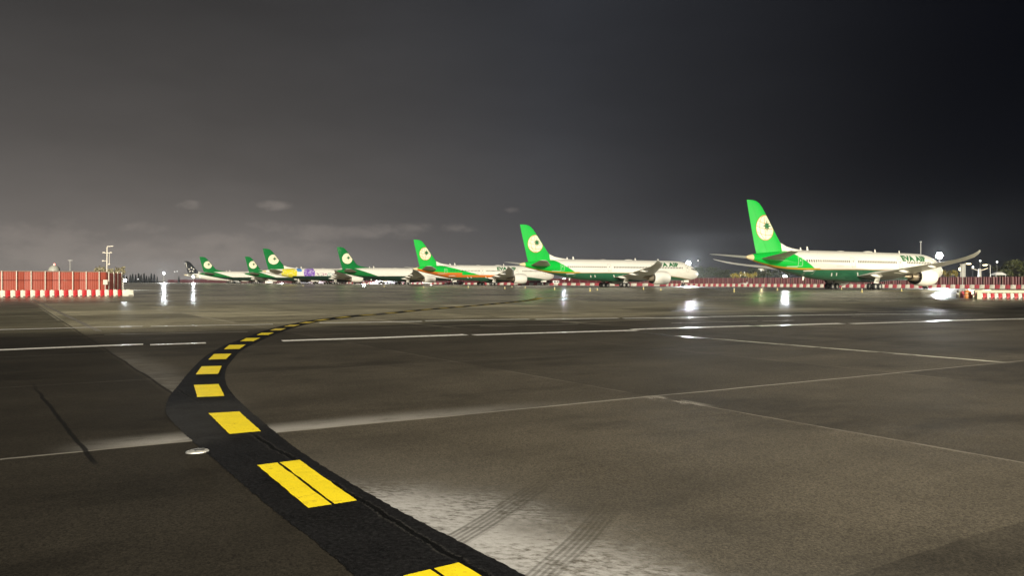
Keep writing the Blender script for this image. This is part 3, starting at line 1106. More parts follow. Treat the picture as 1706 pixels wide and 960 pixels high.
        m.loft(rings, 0, True, True, True)
        fin_build(m, 'pylon', M_WHITE, nac)

        # main landing gear
        gr = 4.9 * (1.1 if type_ == '777' else 1.0)
        m = MB()
        m.tube([(0.15, sd * gr, 0.7), (0.05, sd * (gr - 0.05), 3.3)], 0.17, 10)
        m.tube([(1.6, sd * (gr - 0.3), 2.9), (0.1, sd * gr, 1.35)], 0.08, 8)
        m.tube([(0.0, sd * (gr - 1.9), 2.4), (0.08, sd * gr, 1.5)], 0.08, 8)
        nax = 3 if type_ == '777' else 2
        xs = (-1.46, 0.0, 1.46) if nax == 3 else (-0.74, 0.74)
        m.tube([(xs[0], sd * gr, 0.66), (xs[-1], sd * gr, 0.66)], 0.13, 8)
        for xx in xs:
            m.tube([(xx, sd * gr - 0.7, 0.66), (xx, sd * gr + 0.7, 0.66)], 0.09, 8)
        gear = m.build('main_gear', M_HUB, root)
        for xx in xs:
            for dy in (-0.62, 0.62):
                m = MB()
                m.lathe([(-0.24, 0.36), (-0.25, 0.56), (-0.19, 0.64), (0.0, 0.665), (0.19, 0.64), (0.25, 0.56), (0.24, 0.36)], 20, 'y', (xx, sd * gr + dy, 0.665), 0)
                m.lathe([(-0.20, 0.02), (-0.21, 0.2), (-0.17, 0.37), (0.17, 0.37), (0.21, 0.2), (0.20, 0.02)], 16, 'y', (xx, sd * gr + dy, 0.665), 1, True, True)
                m.build('wheel', [M_TYRE, M_HUB], gear)
        m = MB()
        rz_ = Matrix.Rotation(sd * radians(-14), 3, 'X') @ Matrix.Rotation(radians(6), 3, 'Y')
        m.box((0.1, sd * (gr + 0.62), 2.25), (1.55, 0.07, 1.95), 0, 0, 0.92, rz_)
        m.build('gear_door', M_WHITE, gear)
    # nose gear
    xn = (31.6 - 5.77) * kx
    m = MB()
    m.tube([(xn, 0, 0.5), (xn + 0.15, 0, 2.3)], 0.12, 10)
    m.tube([(xn + 1.3, 0, 2.1), (xn + 0.05, 0, 1.2)], 0.06, 8)
    m.tube([(xn, -0.34, 0.5), (xn, 0.34, 0.5)], 0.07, 8)
    gear = m.build('nose_gear', M_HUB, root)
    for dy in (-0.32, 0.32):
        m = MB()
        m.lathe([(-0.17, 0.27), (-0.18, 0.42), (-0.13, 0.49), (0.0, 0.505), (0.13, 0.49), (0.18, 0.42), (0.17, 0.27)], 18, 'y', (xn, dy, 0.505), 0)
        m.lathe([(-0.14, 0.02), (-0.12, 0.28), (0.12, 0.28), (0.14, 0.02)], 14, 'y', (xn, dy, 0.505), 1, True, True)
        m.build('wheel', [M_TYRE, M_HUB], gear)
    for dy in (-0.55, 0.55):
        m = MB()
        m.box((xn + 0.7, dy, 1.75), (2.0, 0.05, 0.75), 0, 0, 0.95)
        m.build('gear_door', M_WHITE, gear)

    # antennas and satellite dome on the roof
    for s, h_, c_ in ((47.6, 0.55, 0.5), (45.6, 0.75, 0.6), (24.0, 0.6, 0.5), (15.5, 0.5, 0.45)):
        zt = lerp_tab(HULL, s)[0]
        m = MB()
        m.loft([[(31.6 - s - c_ / 2, 0, zt - 0.05), (31.6 - s, -0.05, zt - 0.05), (31.6 - s + c_ / 2, 0, zt - 0.05), (31.6 - s, 0.05, zt - 0.05)],
                [(31.6 - s - c_ / 2, 0, zt + h_), (31.6 - s - c_ * 0.2, -0.03, zt + h_), (31.6 - s + 0.02, 0, zt + h_), (31.6 - s - c_ * 0.2, 0.03, zt + h_)]], 0, True, True, True)
        fin_build(m, 'antenna', M_WHITE)
    for s, ln, hh in ((35.5, 1.0, 0.14), (26.5, 1.6, 0.24)):
        m = MB()
        m.loft([[(31.6 - s + ln * t, 0.55 * w * cos(a), 7.83 + hh * w * sin(a)) for a in [pi * k / 8 for k in range(9)]] for t, w in ((-1, 0.05), (-0.7, 0.75), (0, 1), (0.6, 0.8), (1, 0.05))], 0, True, True, True)
        fin_build(m, 'antenna_dome', M_WHITE)
    m = MB()
    m.loft([[(31.6 - 46.6, -0.06, 2.6), (31.6 - 46.9, 0.0, 2.6), (31.6 - 47.1, 0.06, 2.6)], [(31.6 - 46.9, -0.03, 1.85), (31.6 - 47.0, 0, 1.85), (31.6 - 47.1, 0.03, 1.85)]], 0, True, True, True)
    fin_build(m, 'drain_mast', M_WHITE)

    # painted and glazed details on the right side (the side the apron shows)
    def hp(s, z, lift=0.02):
        return (31.6 - s, -(hull_half(s, z) + lift), z)

    if detail >= 1:
        groups = ((7, 49.0, 45.2), (14, 44.4, 36.5), (24, 33.6, 21.0), (15, 16.9, 8.6)) if type_ == '787' else ((12, 45.0, 37.0), (20, 34.0, 21.0), (14, 17.0, 9.0))
        if 'old' in kind or kind in ('patchwork', 'star alliance'):
            groups = () if detail < 2 else groups
        for cnt, s0, s1 in groups:
            for i in range(cnt):
                s = s0 + (s1 - s0) * i / (cnt - 1)
                m = MB()
                m.face([hp(s + dx, 5.68 + dz) for dx, dz in ((0.15, -0.12), (0.15, 0.14), (0.10, 0.24), (-0.10, 0.24), (-0.15, 0.14), (-0.15, -0.12), (-0.10, -0.24), (0.10, -0.24))])
                fin_build(m, 'cabin_window', M_WINDOW, root, 0)
    if detail >= 1:
        for i, (s0, s1, zl, zh) in enumerate(((1.75, 2.75, 4.95, 5.45), (2.9, 3.7, 5.05, 5.62), (3.85, 4.5, 5.15, 5.65))):
            m = MB()
            m.face([hp(s0, zl, 0.02), hp(s1, zl + 0.08, 0.02), hp(s1, zh, 0.02), hp(s0, zh - 0.15, 0.02)])
            fin_build(m, 'cockpit_window', M_WINDOW, root, 0)
    if detail >= 2:
        def outline(name, s0, s1, z0, z1, w, mat, par=root):
            m = MB()
            for (a0, b0, a1, b1) in ((s0, z0, s1, z0 + w), (s0, z1 - w, s1, z1), (s0, z0 + w, s0 - w, z1 - w), (s1 + w, z0 + w, s1, z1 - w)):
                k = 6
                m.loft([[hp(a0, b0 + (b1 - b0) * i / k, 0.018), hp(a1, b0 + (b1 - b0) * i / k, 0.018)] for i in range(k + 1)], 0, False)
            return fin_build(m, name, mat, par)
        for s in (35.3, 19.6, 6.4):
            d = outline('door', s + 0.58, s - 0.58, 4.5, 6.55, 0.07, M_SEAM)
            m = MB()
            m.face([hp(s + dx, 5.72 + dz, 0.02) for dx, dz in ((0.11, -0.18), (0.11, 0.18), (-0.11, 0.18), (-0.11, -0.18))])
            fin_build(m, 'door_window', M_WINDOW, d, 0)
        d = outline('door', 51.2, 50.1, 4.55, 6.35, 0.09, M_LIGHTLINE)
        m = MB()
        m.face([hp(50.65 + dx, 5.72 + dz, 0.02) for dx, dz in ((0.11, -0.18), (0.11, 0.18), (-0.11, 0.18), (-0.11, -0.18))])
        fin_build(m, 'door_window', M_LIGHTLINE, d, 0)
        m = MB()
        m.loft([[hp(53.6 - 0.25 * i, 4.42, 0.03), hp(53.6 - 0.25 * i, 4.60, 0.03)] for i in range(11)], 0, False)
        fin_build(m, 'door_sill_line', M_LIGHTLINE)
        outline('bulk_cargo_door', 48.6, 46.4, 3.1, 3.9, 0.08, M_SEAM)
        m = MB()
        m.loft([[hp(49.2 - 0.3 * i, 3.62, 0.03), hp(49.2 - 0.3 * i, 3.80, 0.03)] for i in range(9)], 0, False)
        fin_build(m, 'vent_strip', M_WHITE)
        for s, z in ((41.3, 3.05), (39.9, 3.1), (33.6, 3.2)):
            m = MB()
            m.loft([[hp(s + 0.25 * t + 0.16, z + 0.3 * t, 0.03), hp(s + 0.25 * t - 0.16, z + 0.3 * t, 0.03)] for t in (-1, -0.5, 0, 0.5, 1)], 0, False)
            fin_build(m, 'outflow_vent', M_WHITE)
        m = MB()
        for s0, s1, z0 in ((40.6, 38.2, 4.78), (37.8, 36.6, 4.80), (36.2, 34.6, 4.70)):
            m.loft([[hp(s0 + (s1 - s0) * i / 6, z0, 0.02), hp(s0 + (s1 - s0) * i / 6, z0 + 0.06, 0.02)] for i in range(7)], 0, False)
        fin_build(m, 'service_stencil', M_SEAM)
    # lettering
    if kind in ('two tone', 'broad orange'):
        cu = bpy.data.curves.new('lettering', 'FONT')
        cu.body = 'EVA AIR'
        cu.size = 2.1
        cu.offset = 0.115
        cu.shear = 0.16
        cu.space_character = 1.04
        to = bpy.data.objects.new('lettering_source', cu)
        C.objects.link(to)
        bpy.context.view_layer.update()
        me = bpy.data.meshes.new_from_object(to.evaluated_get(bpy.context.evaluated_depsgraph_get()))
        bpy.data.objects.remove(to)
        bpy.data.curves.remove(cu)
        bm = bmesh.new()
        bm.from_mesh(me)
        xs_ = [v.co.x for v in bm.verts]
        ys_ = [v.co.y for v in bm.verts]
        x0, x1, y0, y1 = min(xs_), max(xs_), min(ys_), max(ys_)
        for i in range(1, 9):
            bmesh.ops.bisect_plane(bm, geom=bm.verts[:] + bm.edges[:] + bm.faces[:], plane_co=(0, y0 + (y1 - y0) * i / 9, 0), plane_no=(0, 1, 0))
        for v in bm.verts:
            s = (18.55 if kind == 'two tone' else 28.6) - (v.co.x - x0) / (x1 - x0) * 9.0
            z = 5.98 + (v.co.y - y0) / (y1 - y0) * 1.25
            v.co = hp(s, z, 0.04)
        bm.to_mesh(me)
        bm.free()
        me.name = 'lettering'
        me.materials.clear()
        me.materials.append(M_LETTER)
        adopt(tag(bpy.data.objects.new('lettering', me)), root)
        lo = _kids[root.name][-1]
        C.objects.link(lo)
    return root


airliner('two tone', 'white and bright green airliner standing alone at the far right, its raked wing tip raised', (97.711, 171.193, 1.041), '787', 2)
airliner('two tone', 'white and green airliner with green tail, second from the right, floodlight behind its nose', (57.093, 230.722, 1.07), '787', 2)
airliner('broad orange', 'white and green airliner with a broad orange stripe sweeping under its tail', (17.14, 307.5, 1.013), '787', 2)
airliner('old scheme', 'green tailed airliner with dark belly between the orange striped jet and the patchwork jet', (-23.398, 363.549, 1.0), 'A330', 1)
airliner('patchwork', 'airliner painted with yellow, blue and purple patches along a white fuselage', (-66.383, 425.466, 0.985), '777', 1)
airliner('old scheme worn', 'small dark green tail airliner just behind the tail of the patchwork jet', (-109.43, 491.932, 1.0), 'A330', 1)
airliner('old scheme worn', 'distant dark green tail airliner beside the black tailed jet', (-152.738, 555.076, 0.99), '777', 1)
airliner('star alliance', 'farthest airliner, white with a black fin bearing a white star emblem', (-211.47, 666.167, 0.996), '777', 1)

# ------------------------------------------------------------------ floodlight masts, lamp posts
M_POLE = simple('galvanised_pole', (0.55, 0.54, 0.50), 0.45, 0.3, 0.15, 1.0)
M_POLEDARK = simple('dark_pole', (0.10, 0.10, 0.095), 0.5, 0.2, 0.15, 1.0)
M_CASE = simple('lamp_housing', (0.20, 0.20, 0.20), 0.5, 0.2, 0.1, 2.0)
E_COOL = emit('cool_flood_glass', (0.90, 0.96, 1.0), 38.0)
E_WARM = emit('warm_lamp_glass', (1.0, 0.78, 0.42), 14.0)
E_SOFT = emit('soft_lamp_glass', (0.96, 1.0, 0.96), 2.5)
E_RED = emit('red_beacon_glass', (1.0, 0.10, 0.06), 2.5)


def point_light(parent, loc, watts, col=(0.92, 0.97, 1.0), r=0.5, cone=150, tilt=-8):
    l = bpy.data.lights.new('lamp_light', 'SPOT')
    l.energy = watts
    l.color = col
    l.shadow_soft_size = r
    l.spot_size = radians(cone)
    l.spot_blend = 0.5
    o = bpy.data.objects.new('lamp_light', l)
    C.objects.link(o)
    o.parent = parent
    o.location = loc
    o.rotation_euler = (radians(90 + tilt), 0, radians(180))     # shines along the mast's local -Y, a little down
    return o


def flood_mast(u, Y, v_top, label, cols=3, rows=2, face=None, mat=E_COOL, watts=0.0, pole_r=0.16, cat='floodlight', group='floodlights on the apron edge'):
    x = at(u, Y)
    H = zat(v_top, Y)
    rz = atan2(-x, Y) if face is None else face              # the heads look back across the apron (local -Y)
    t = empty('floodlight_mast', (x, Y, 0), rz, label, cat, group)
    m = MB()
    m.lathe([(0.0, pole_r * 2.2), (0.12, pole_r * 2.2), (0.16, pole_r), (H - 0.1, pole_r * 0.65)], 10, 'z', (0, 0.25, 0), 0, True, True)
    m.build('pole', M_POLE, t)
    spots = [(0.0, 0.0)]
    if cols > 2:
        spots += [(0.62 * cos(pi * k / 3), 0.62 * sin(pi * k / 3)) for k in range(6)]
    if cols > 3:
        spots += [(1.22 * cos(pi * (k + 0.5) / 5), 1.12 * sin(pi * (k + 0.5) / 5)) for k in range(10)]
    if cols == 2:
        spots = [(-0.34, 0.0), (0.34, 0.0)]
    m = MB()
    for zz in sorted(set(round(p[1], 2) for p in spots)):
        hw_ = max(abs(p[0]) for p in spots if abs(p[1] - zz) < 0.02) + 0.1
        m.box((0, 0.2, H + zz), (2 * hw_, 0.08, 0.07))
    m.tube([(0, 0.2, H - 1.2 if cols > 3 else H - 0.2), (0, 0.2, H + (1.15 if cols > 3 else 0.6))], 0.05, 6)
    m.build('crossbar', M_POLE, t)
    for cx, cz in spots:
        m = MB()
        m.lathe([(0.16, 0.10), (0.10, 0.20), (-0.10, 0.29), (-0.115, 0.28)], 14, 'y', (cx, 0.0, H + cz), 0, True, False)
        h_ = m.build('lamp_head', M_CASE, t)
        m = MB()
        m.lathe([(-0.10, 0.275), (-0.13, 0.18), (-0.14, 0.01)], 14, 'y', (cx, 0.0, H + cz), 0, False, True)
        m.build('lamp_glass', mat, h_)
    if watts:
        point_light(t, (0, -0.7, H + 0.2), watts)
    return t


flood_mast(1147, 292, 438.5, 'tall floodlight on a pole blazing just behind the nose of the second airliner', 3, 3, watts=2.8e5)
flood_mast(1565, 205, 426.0, 'tall floodlight blazing on a white pole behind the nose of the nearest airliner', 3, 3, watts=9e4)
flood_mast(273, 660, 455.5, 'far floodlight on a tall pole left of the black tailed jet', 3, 3, watts=1.4e5)
flood_mast(322, 600, 461.0, 'floodlight glaring low in front of the black tailed jet', 3, 3, watts=0.8e5)
flood_mast(205, 150, 467.5, 'low glaring work light beyond the end of the left red fence', 2, 1, watts=1.2e4)
flood_mast(1308, 262, 460.5, 'low floodlight glaring beneath the tail of the nearest airliner', 2, 1, watts=5e4)
flood_mast(940, 330, 465.0, 'low floodlight under the tail of the second airliner', 2, 1, watts=5e4)
flood_mast(720, 420, 465.5, 'low floodlight between the two jets beside the orange striped one', 2, 1, watts=5e4)
flood_mast(606, 470, 466.0, 'low floodlight ahead of the patchwork airliner', 2, 1, watts=5e4)
flood_mast(470, 560, 466.5, 'low floodlight under the green tails in the distance', 2, 1, watts=5e4)
flood_mast(425, 600, 465.8, 'low floodlight beside the distant green tailed jets', 2, 1, watts=4e4)

m_ = None


def lamp_post(u, Y, v_top, label, mat=E_SOFT, arm=0.0, watts=0.0, pole=M_POLEDARK, globe=0.26, group='lamp posts beyond the apron'):
    x, H = at(u, Y), zat(v_top, Y)
    t = empty('lamp_post', (x - arm, Y, 0), 0, label, 'lamp post', group)
    m = MB()
    m.tube([(0, 0, 0), (0, 0, H - 0.1), (arm * 0.35, 0, H + 0.15), (arm, 0, H + 0.18)] if arm else [(0, 0, 0), (0, 0, H - 0.1)], 0.10, 8, 0, 0.06)
    m.build('pole', pole, t)
    m = MB()
    if arm:
        m.lathe([(-0.16, 0.02), (-0.12, globe), (0.02, globe * 1.1)], 14, 'z', (arm, 0, H), 0, True, False)
        m.build('lamp_glass', mat, t)
        m = MB()
        m.lathe([(0.02, globe * 1.15), (0.12, globe * 0.9), (0.18, 0.05)], 14, 'z', (arm, 0, H), 0, True, True)
        m.build('lamp_shade', M_CASE, t)
    else:
        m.lathe([(-globe * cos(a), globe * sin(a)) for a in [pi * k / 10 for k in range(11)]], 14, 'z', (0, 0, H + globe * 0.6))
        m.build('lamp_globe', mat, t)
    if watts:
        point_light(t, (arm, -0.6, H - 0.3), watts, (1.0, 0.82, 0.5), 0.3)
    return t


lamp_post(1163, 300, 435, 'small round white lamp beside the blazing floodlight at the second airliner')
lamp_post(1268, 285, 451, 'small round lamp on a dark pole among the trees below the near tail', watts=1.5e3)
lamp_post(1633, 215, 435.5, 'round white lamp on a dark pole over the gate at right')
lamp_post(1661, 225, 437.5, 'round white lamp left of the lit trees at the far right')
lamp_post(1621, 215, 446, 'lower round lamp between the pale gate posts and the dark pole')
lamp_post(1614, 205, 439.5, 'warm street lamp on an arm at the top of the gate posts', E_WARM, 1.3, 3e3, M_POLE, 0.5)
lamp_post(1641, 212, 441.5, 'warm street lamp on an arm reaching left from a bent pole', E_WARM, -1.5, 3e3, M_POLE, 0.5)
lamp_post(1600, 210, 450, 'low warm lamp glowing left of the pale gate posts', E_WARM, 0.0, 2e3, M_POLE, 0.4)
lamp_post(291, 640, 453.0, 'far small white lamp, left one of a close pair')
lamp_post(295, 640, 452.6, 'far small white lamp, right one of a close pair')
lamp_post(230, 500, 465.6, 'low white lamp under the far conifers')
lamp_post(333, 585, 462.5, 'small low lamp in front of the distant dark jets')

# the floodlight that lights the near apron, behind the camera to the right
fm = empty('floodlight_mast', (FLOOD_POS[0], FLOOD_POS[1], 0), 0, 'apron floodlight mast behind the viewer that lights the near slabs', 'floodlight', 'floodlights on the apron edge')
m = MB()
m.lathe([(0, 0.35), (FLOOD_POS[2], 0.16)], 12, 'z', (0, -0.6, 0), 0, True, True)
m.build('pole', M_POLE, fm)
m = MB()
m.box((0, -0.5, FLOOD_POS[2]), (2.6, 0.5, 0.7))
m.build('lamp_head', M_CASE, fm)
sl = bpy.data.lights.new('lamp_light', 'SPOT')
sl.energy = FLOOD_W
sl.color = (1.0, 0.90, 0.70)
sl.spot_size = radians(85)
sl.spot_blend = 1.0
sl.shadow_soft_size = 0.6
so = bpy.data.objects.new('lamp_light', sl)
C.objects.link(so)
so.parent = fm
so.location = (0, 0, FLOOD_POS[2])
so.rotation_euler = (Vector(FLOOD_AIM) - Vector(FLOOD_POS)).to_track_quat('-Z', 'Y').to_euler()

# unseen lamp added at right to brighten the nearest airliner and its wing undersides
fm2 = empty('floodlight_mast', (SIDE_POS[0], SIDE_POS[1], 0), 0.9, 'unseen floodlight mast added at right to brighten the nearest airliner', 'floodlight', 'floodlights on the apron edge')
m = MB()
m.lathe([(0, 0.35), (SIDE_POS[2], 0.16)], 12, 'z', (0, -0.6, 0), 0, True, True)
m.build('pole', M_POLE, fm2)
m = MB()
m.box((0, -0.5, SIDE_POS[2]), (2.6, 0.5, 0.7))
m.build('lamp_head', M_CASE, fm2)
sl = bpy.data.lights.new('lamp_light', 'SPOT')
sl.energy = SIDE_W
sl.color = (1.0, 0.92, 0.70)
sl.spot_size = radians(80)
sl.spot_blend = 0.8
sl.shadow_soft_size = 0.6
so = bpy.data.objects.new('lamp_light', sl)
C.objects.link(so)
so.parent = fm2
fm2.rotation_euler = (0, 0, 0)
so.location = (0, 0, SIDE_POS[2])
so.rotation_euler = (Vector(SIDE_AIM) - Vector(SIDE_POS)).to_track_quat('-Z', 'Y').to_euler()

# ------------------------------------------------------------------ fences and barriers
def sheet_metal(name, col):
    m, b, sh = new_mat(name)
    tc = sh.nt.nodes.new('ShaderNodeTexCoord')
    n = sh.noise(tc.outputs['Object'], 0.8, 5.0, 0.65)
    x, y, z = sh.coord('Object')
    st = sh.noise(sh.vec(x * 6.0, y * 6.0, z * 0.5), 1.0, 3.0, 0.6)
    c = sh.scale(col, 0.68 + n * 0.4 + st * 0.28)
    c = sh.mix((n - 0.62).step(0.0, 0.15) * 0.5, c, (0.30, 0.25, 0.20))
    plug(sh, b, Base_Color=c, Roughness=0.5 + (n - 0.5) * 0.3)
    return m


M_RED_SHEET = sheet_metal('red_sheet_metal', (0.36, 0.070, 0.042))
M_MAROON = sheet_metal('maroon_sheet_metal', (0.125, 0.020, 0.027))
M_PALEPOST = simple('pale_post_paint', (0.78, 0.72, 0.62), 0.5, 0.0, 0.2, 2.0)
M_RAIL = simple('grey_red_rail', (0.36, 0.24, 0.19), 0.5, 0.1, 0.2, 2.0)
M_BRED = simple('red_barrier_plastic', (0.50, 0.022, 0.028), 0.42, 0.0, 0.18, 2.5)
M_BWHITE = simple('white_barrier_plastic', (0.78, 0.74, 0.63), 0.45, 0.0, 0.14, 3.0)
M_BPINK = simple('pinkish_red_barrier_plastic', (0.46, 0.075, 0.095), 0.45, 0.0, 0.2, 1.0)  # paler, pinker red for the far rows
M_CREAMRAIL = simple('cream_barrier_rail', (0.74, 0.66, 0.45), 0.5, 0.0, 0.15, 2.0)


def barrier_proto(w, h, mat, notch=True):
    """water filled road barrier: wide foot, narrower waist, rounded shoulders, fork slot in the foot"""
    m = MB()
    hw = w / 2 - 0.012
    sec = [(0.0, 0.24), (0.03, 0.25), (0.16, 0.245), (0.30, 0.17), (h - 0.08, 0.13), (h - 0.02, 0.115), (h, 0.09)]
    ring_f = [(-d, z) for z, d in sec]
    ring_b = [(d, z) for z, d in reversed(sec)]
    ring = ring_f + ring_b
    xs = [-hw, -hw + 0.025, hw - 0.025, hw]
    rings = []
    for i, x in enumerate(xs):
        k = 0.93 if i in (0, 3) else 1.0
        rings.append([(x, y * k, z if z < 0.01 else z * (0.985 if i in (0, 3) else 1.0)) for y, z in ring])
    m.loft(rings, 0, True, True, True)
    if notch:
        m.box((w * 0.22, -0.247, 0.055), (w * 0.42, 0.02, 0.09), 0, 1)
    m.box((0, 0, h + 0.02), (w * 0.3, 0.10, 0.05), 0, 0)
    return m


def barrier_row(p0, p1, n, w, h, mats, name, label_of, group, first_off=0):
    P0, P1 = Vector(p0), Vector(p1)
    d = (P1 - P0).normalized()
    rz = atan2(d.y, d.x)
    protos = {}
    for i in range(n):
        q = P0 + (P1 - P0) * ((i + 0.5) / n)
        k = (i + first_off) % len(mats)
        if k not in protos:
            o = barrier_proto(w, h, mats[k]).build(name, [mats[k], M_DARK], smooth=30)
            protos[k] = o
        else:
            o = protos[k].copy()
            C.objects.link(o)
        j = (rnd.random() - 0.5) * 0.10
        o.location = (q.x - d.y * j, q.y + d.x * j, 0)
        o.rotation_euler = (0, 0, rz + (rnd.random() - 0.5) * 0.12)
        tag(o, label_of[k], 'barrier', group)


LU = Vector((0.767, 0.643))
LN = Vector((0.643, -0.767))
L0 = Vector((at(0, 81.3), 81.3))
barrier_row(L0 - LU * 4.6, L0 + LU * 11.96, 36, 0.46, 0.72, [M_BRED, M_BWHITE], 'road_barrier',
            ['red block barrier in the chequered row before the left red fence', 'white block barrier in the chequered row before the left red fence'], 'red and white barriers along the left fence', 1)
o = barrier_proto(1.2, 0.70, M_BWHITE).build('road_barrier', [M_BWHITE, M_DARK], smooth=30)
q = L0 + LU * 12.62
o.location = (q.x, q.y, 0)
o.rotation_euler = (0, 0, atan2(LU.y, LU.x))
tag(o, 'long plain white barrier closing the end of the left chequered row', 'barrier')


def corrugated(m, p0, p1, z0, z1, pitch, depth, mi=0, bow=0.0):
    P0, P1 = Vector(p0), Vector(p1)
    d = (P1 - P0)
    L = d.length
    d.normalize()
    n = Vector((d.y, -d.x))
    k = max(2, int(L / pitch))
    cols = []
    for i in range(k * 4 + 1):
        t = i / (k * 4)
        off = (0, depth, depth, 0)[i % 4] + bow * 4 * t * (1 - t)
        p = P0 + d * (L * t) + n * off
        cols.append((p.x, p.y))
    m.loft([[(x, y, z0), (x, y, z1)] for x, y in cols], mi, closed=False)


# left red blast fence: bowed panels with pale posts
fl = empty('blast_fence', (L0.x, L0.y, 0), 0, 'red sheet metal fence with pale posts behind the left chequered barriers', 'fence')
base = L0 - LN * 1.1


def loc2(v):
    return Vector((v.x - L0.x, v.y - L0.y))


for i in range(-2, 4):
    a, b_ = base + LU * (i * 2.72 - 0.35), base + LU * (i * 2.72 + 2.34)
    m = MB()
    corrugated(m, loc2(a), loc2(b_), 0.25, 2.78, 0.22, 0.012, 0, 0.12)
    m.build('panel', M_RED_SHEET, fl, 20)
    m = MB()
    m.tube([(*loc2(a + LN * 0.14), 1.85), (*loc2((a + b_) / 2 + LN * 0.22), 1.85), (*loc2(b_ + LN * 0.14), 1.85)], 0.025, 6)
    m.build('rail', M_MAROON, fl)
    m = MB()
    m.box((*loc2(b_ + LU * 0.015 - LN * 0.10), 1.5), (0.30, 0.05, 2.6), atan2(LU.y, LU.x))  # dark backing added so the gap between panels reads as shade
    m.build('gap_shade_plate', M_DARK, fl)
    for t in (0.22, 0.72):
        p = a.lerp(b_, t) + LN * (0.20 + 0.08 * (1 - abs(2 * t - 1)))
        m = MB()
        m.box((*loc2(p), 1.5), (0.075, 0.075, 2.75), atan2(LU.y, LU.x))
        m.build('post', M_PALEPOST, fl)
c0 = base + LU * 10.62
c1 = c0 + Vector((-0.05, 1.0)) * 4.0
for a, b_ in ((c0 - LU * 0.1, c0 + (c1 - c0) * 0.48), (c0 + (c1 - c0) * 0.5, c1)):
    m = MB()
    corrugated(m, loc2(a), loc2(b_), 0.25, 2.72, 0.30, 0.035)
    m.build('panel', M_RED_SHEET, fl, 20)
    for t in (0.25, 0.8):
        p = a.lerp(b_, t) + Vector((0.94, -0.35)) * 0.12
        m = MB()
        m.box((*loc2(p), 1.5), (0.08, 0.08, 2.7), 1.5)
        m.build('post', M_PALEPOST, fl)
m = MB()
m.tube([(*loc2(base + LU * -5.8), 2.84), (*loc2(base + LU * 10.6), 2.84)], 0.06, 8)
m.build('top_rail', M_RAIL, fl)

# small cream notice box on the fence and the camera post behind it
q = base + LU * 10.35 + LN * 0.45
t = empty('notice_board', (q.x, q.y, 0), atan2(LU.y, LU.x), 'small cream blank board on a post at the left red fence', 'sign')
m = MB(); m.box((0, -0.05, 1.62), (0.46, 0.05, 0.56)); m.build('board', M_BWHITE, t)
m = MB(); m.tube([(0, 0.02, 0.0), (0, 0.02, 1.85)], 0.035, 8); m.build('post', M_POLE, t)
Yp = 92.0
t = empty('camera_post', (at(178, Yp), Yp, 0), 0, 'pale post with lamp arm and small cameras rising behind the left red fence', 'lamp post')
zt = zat(413, Yp)
m = MB(); m.tube([(0, 0, 0), (0, 0, zt), (0.12, 0, zt + 0.14)], 0.085, 10, 0, 0.065); m.build('pole', M_PALEPOST, t)
m = MB(); m.loft([[(0.05 + 0.75 * k, -w, zt + 0.10 + 0.06 * k), (0.05 + 0.75 * k, w, zt + 0.10 + 0.06 * k), (0.05 + 0.75 * k, w * 0.8, zt + 0.20 + 0.05 * k), (0.05 + 0.75 * k, -w * 0.8, zt + 0.20 + 0.05 * k)] for k, w in ((0, 0.07), (0.35, 0.15), (0.8, 0.16), (1.0, 0.06))], 0, True, True, True); m.build('lamp_arm', M_PALEPOST, t)
m = MB(); m.box((0.12, 0, zat(421.5, Yp)), (0.95, 0.08, 0.07)); m.build('crossbar', M_PALEPOST, t)
m = MB(); m.tube([(0.30, 0, zat(421.5, Yp)), (0.30, 0, zat(440.5, Yp))], 0.035, 6); m.build('hanging_rod', M_PALEPOST, t)
for dx, v in ((0.30, 440.5), (-0.36, 421.0), (0.52, 421.0), (-0.42, 434.8)):
    m = MB(); m.box((dx, 0, zat(v, Yp)), (0.24, 0.16, 0.15)); m.lathe([(-0.12, 0.05), (-0.16, 0.06)], 10, 'y', (dx, 0, zat(v, Yp)), 0, True, True); m.build('camera', M_PALEPOST, t)
m = MB(); m.box((-0.2, 0, zat(434.8, Yp)), (0.4, 0.05, 0.05)); m.build('bracket', M_PALEPOST, t)

# far fence line beyond the noses, running away to the left
FD = Vector((-0.564, 0.826))
FP = Vector((110.0, 178.0))
FNrm = Vector((-0.826, -0.564))


def fpt(t, off=0.0):
    p = FP + FD * t + FNrm * off
    return Vector((p.x, p.y))


ff = empty('perimeter_fence', (FP.x, FP.y, 0), 0, 'long maroon sheet metal fence running behind all the airliner noses', 'fence')
t0 = -44.0
seg = 0
while t0 < 480:
    L = 8.0 if t0 < 130 else 30.0
    m = MB()
    a, b_ = fpt(t0, -2.2) - FP, fpt(t0 + L - 0.12, -2.2) - FP
    corrugated(m, a, b_, 0.0, 2.75, 0.55 if t0 < 130 else 1.5, 0.12)
    m.build('panel', M_MAROON, ff, 20)
    k = 4 if t0 < 130 else 6
    if t0 < 200:
        for i in range(k):
            p = fpt(t0 + L * (i + 0.5) / k, -2.0) - FP
            m = MB(); m.box((p.x, p.y, 1.4), (0.10, 0.10, 2.8), 0.97); m.build('post', M_RAIL, ff)
    t0 += L
m = MB()
corrugated(m, fpt(480, -2.2) - FP, fpt(1050, -2.2) - FP, 0.0, 3.6, 4.0, 0.2)
m.build('panel', M_MAROON, ff, 20)

barrier_row(fpt(-36), fpt(100), 124, 1.09, 0.86, [M_BPINK, M_BWHITE], 'road_barrier',
            ['red barrier in the long row before the far maroon fence', 'white barrier in the long row before the far maroon fence'], 'red and white barriers along the far fence')
barrier_row(fpt(100), fpt(420), 110, 2.9, 0.95, [M_BPINK, M_BWHITE], 'road_barrier',
            ['long red barrier in the distant row behind the jets', 'long white barrier in the distant row behind the jets'], 'distant red and white barriers behind the jets')

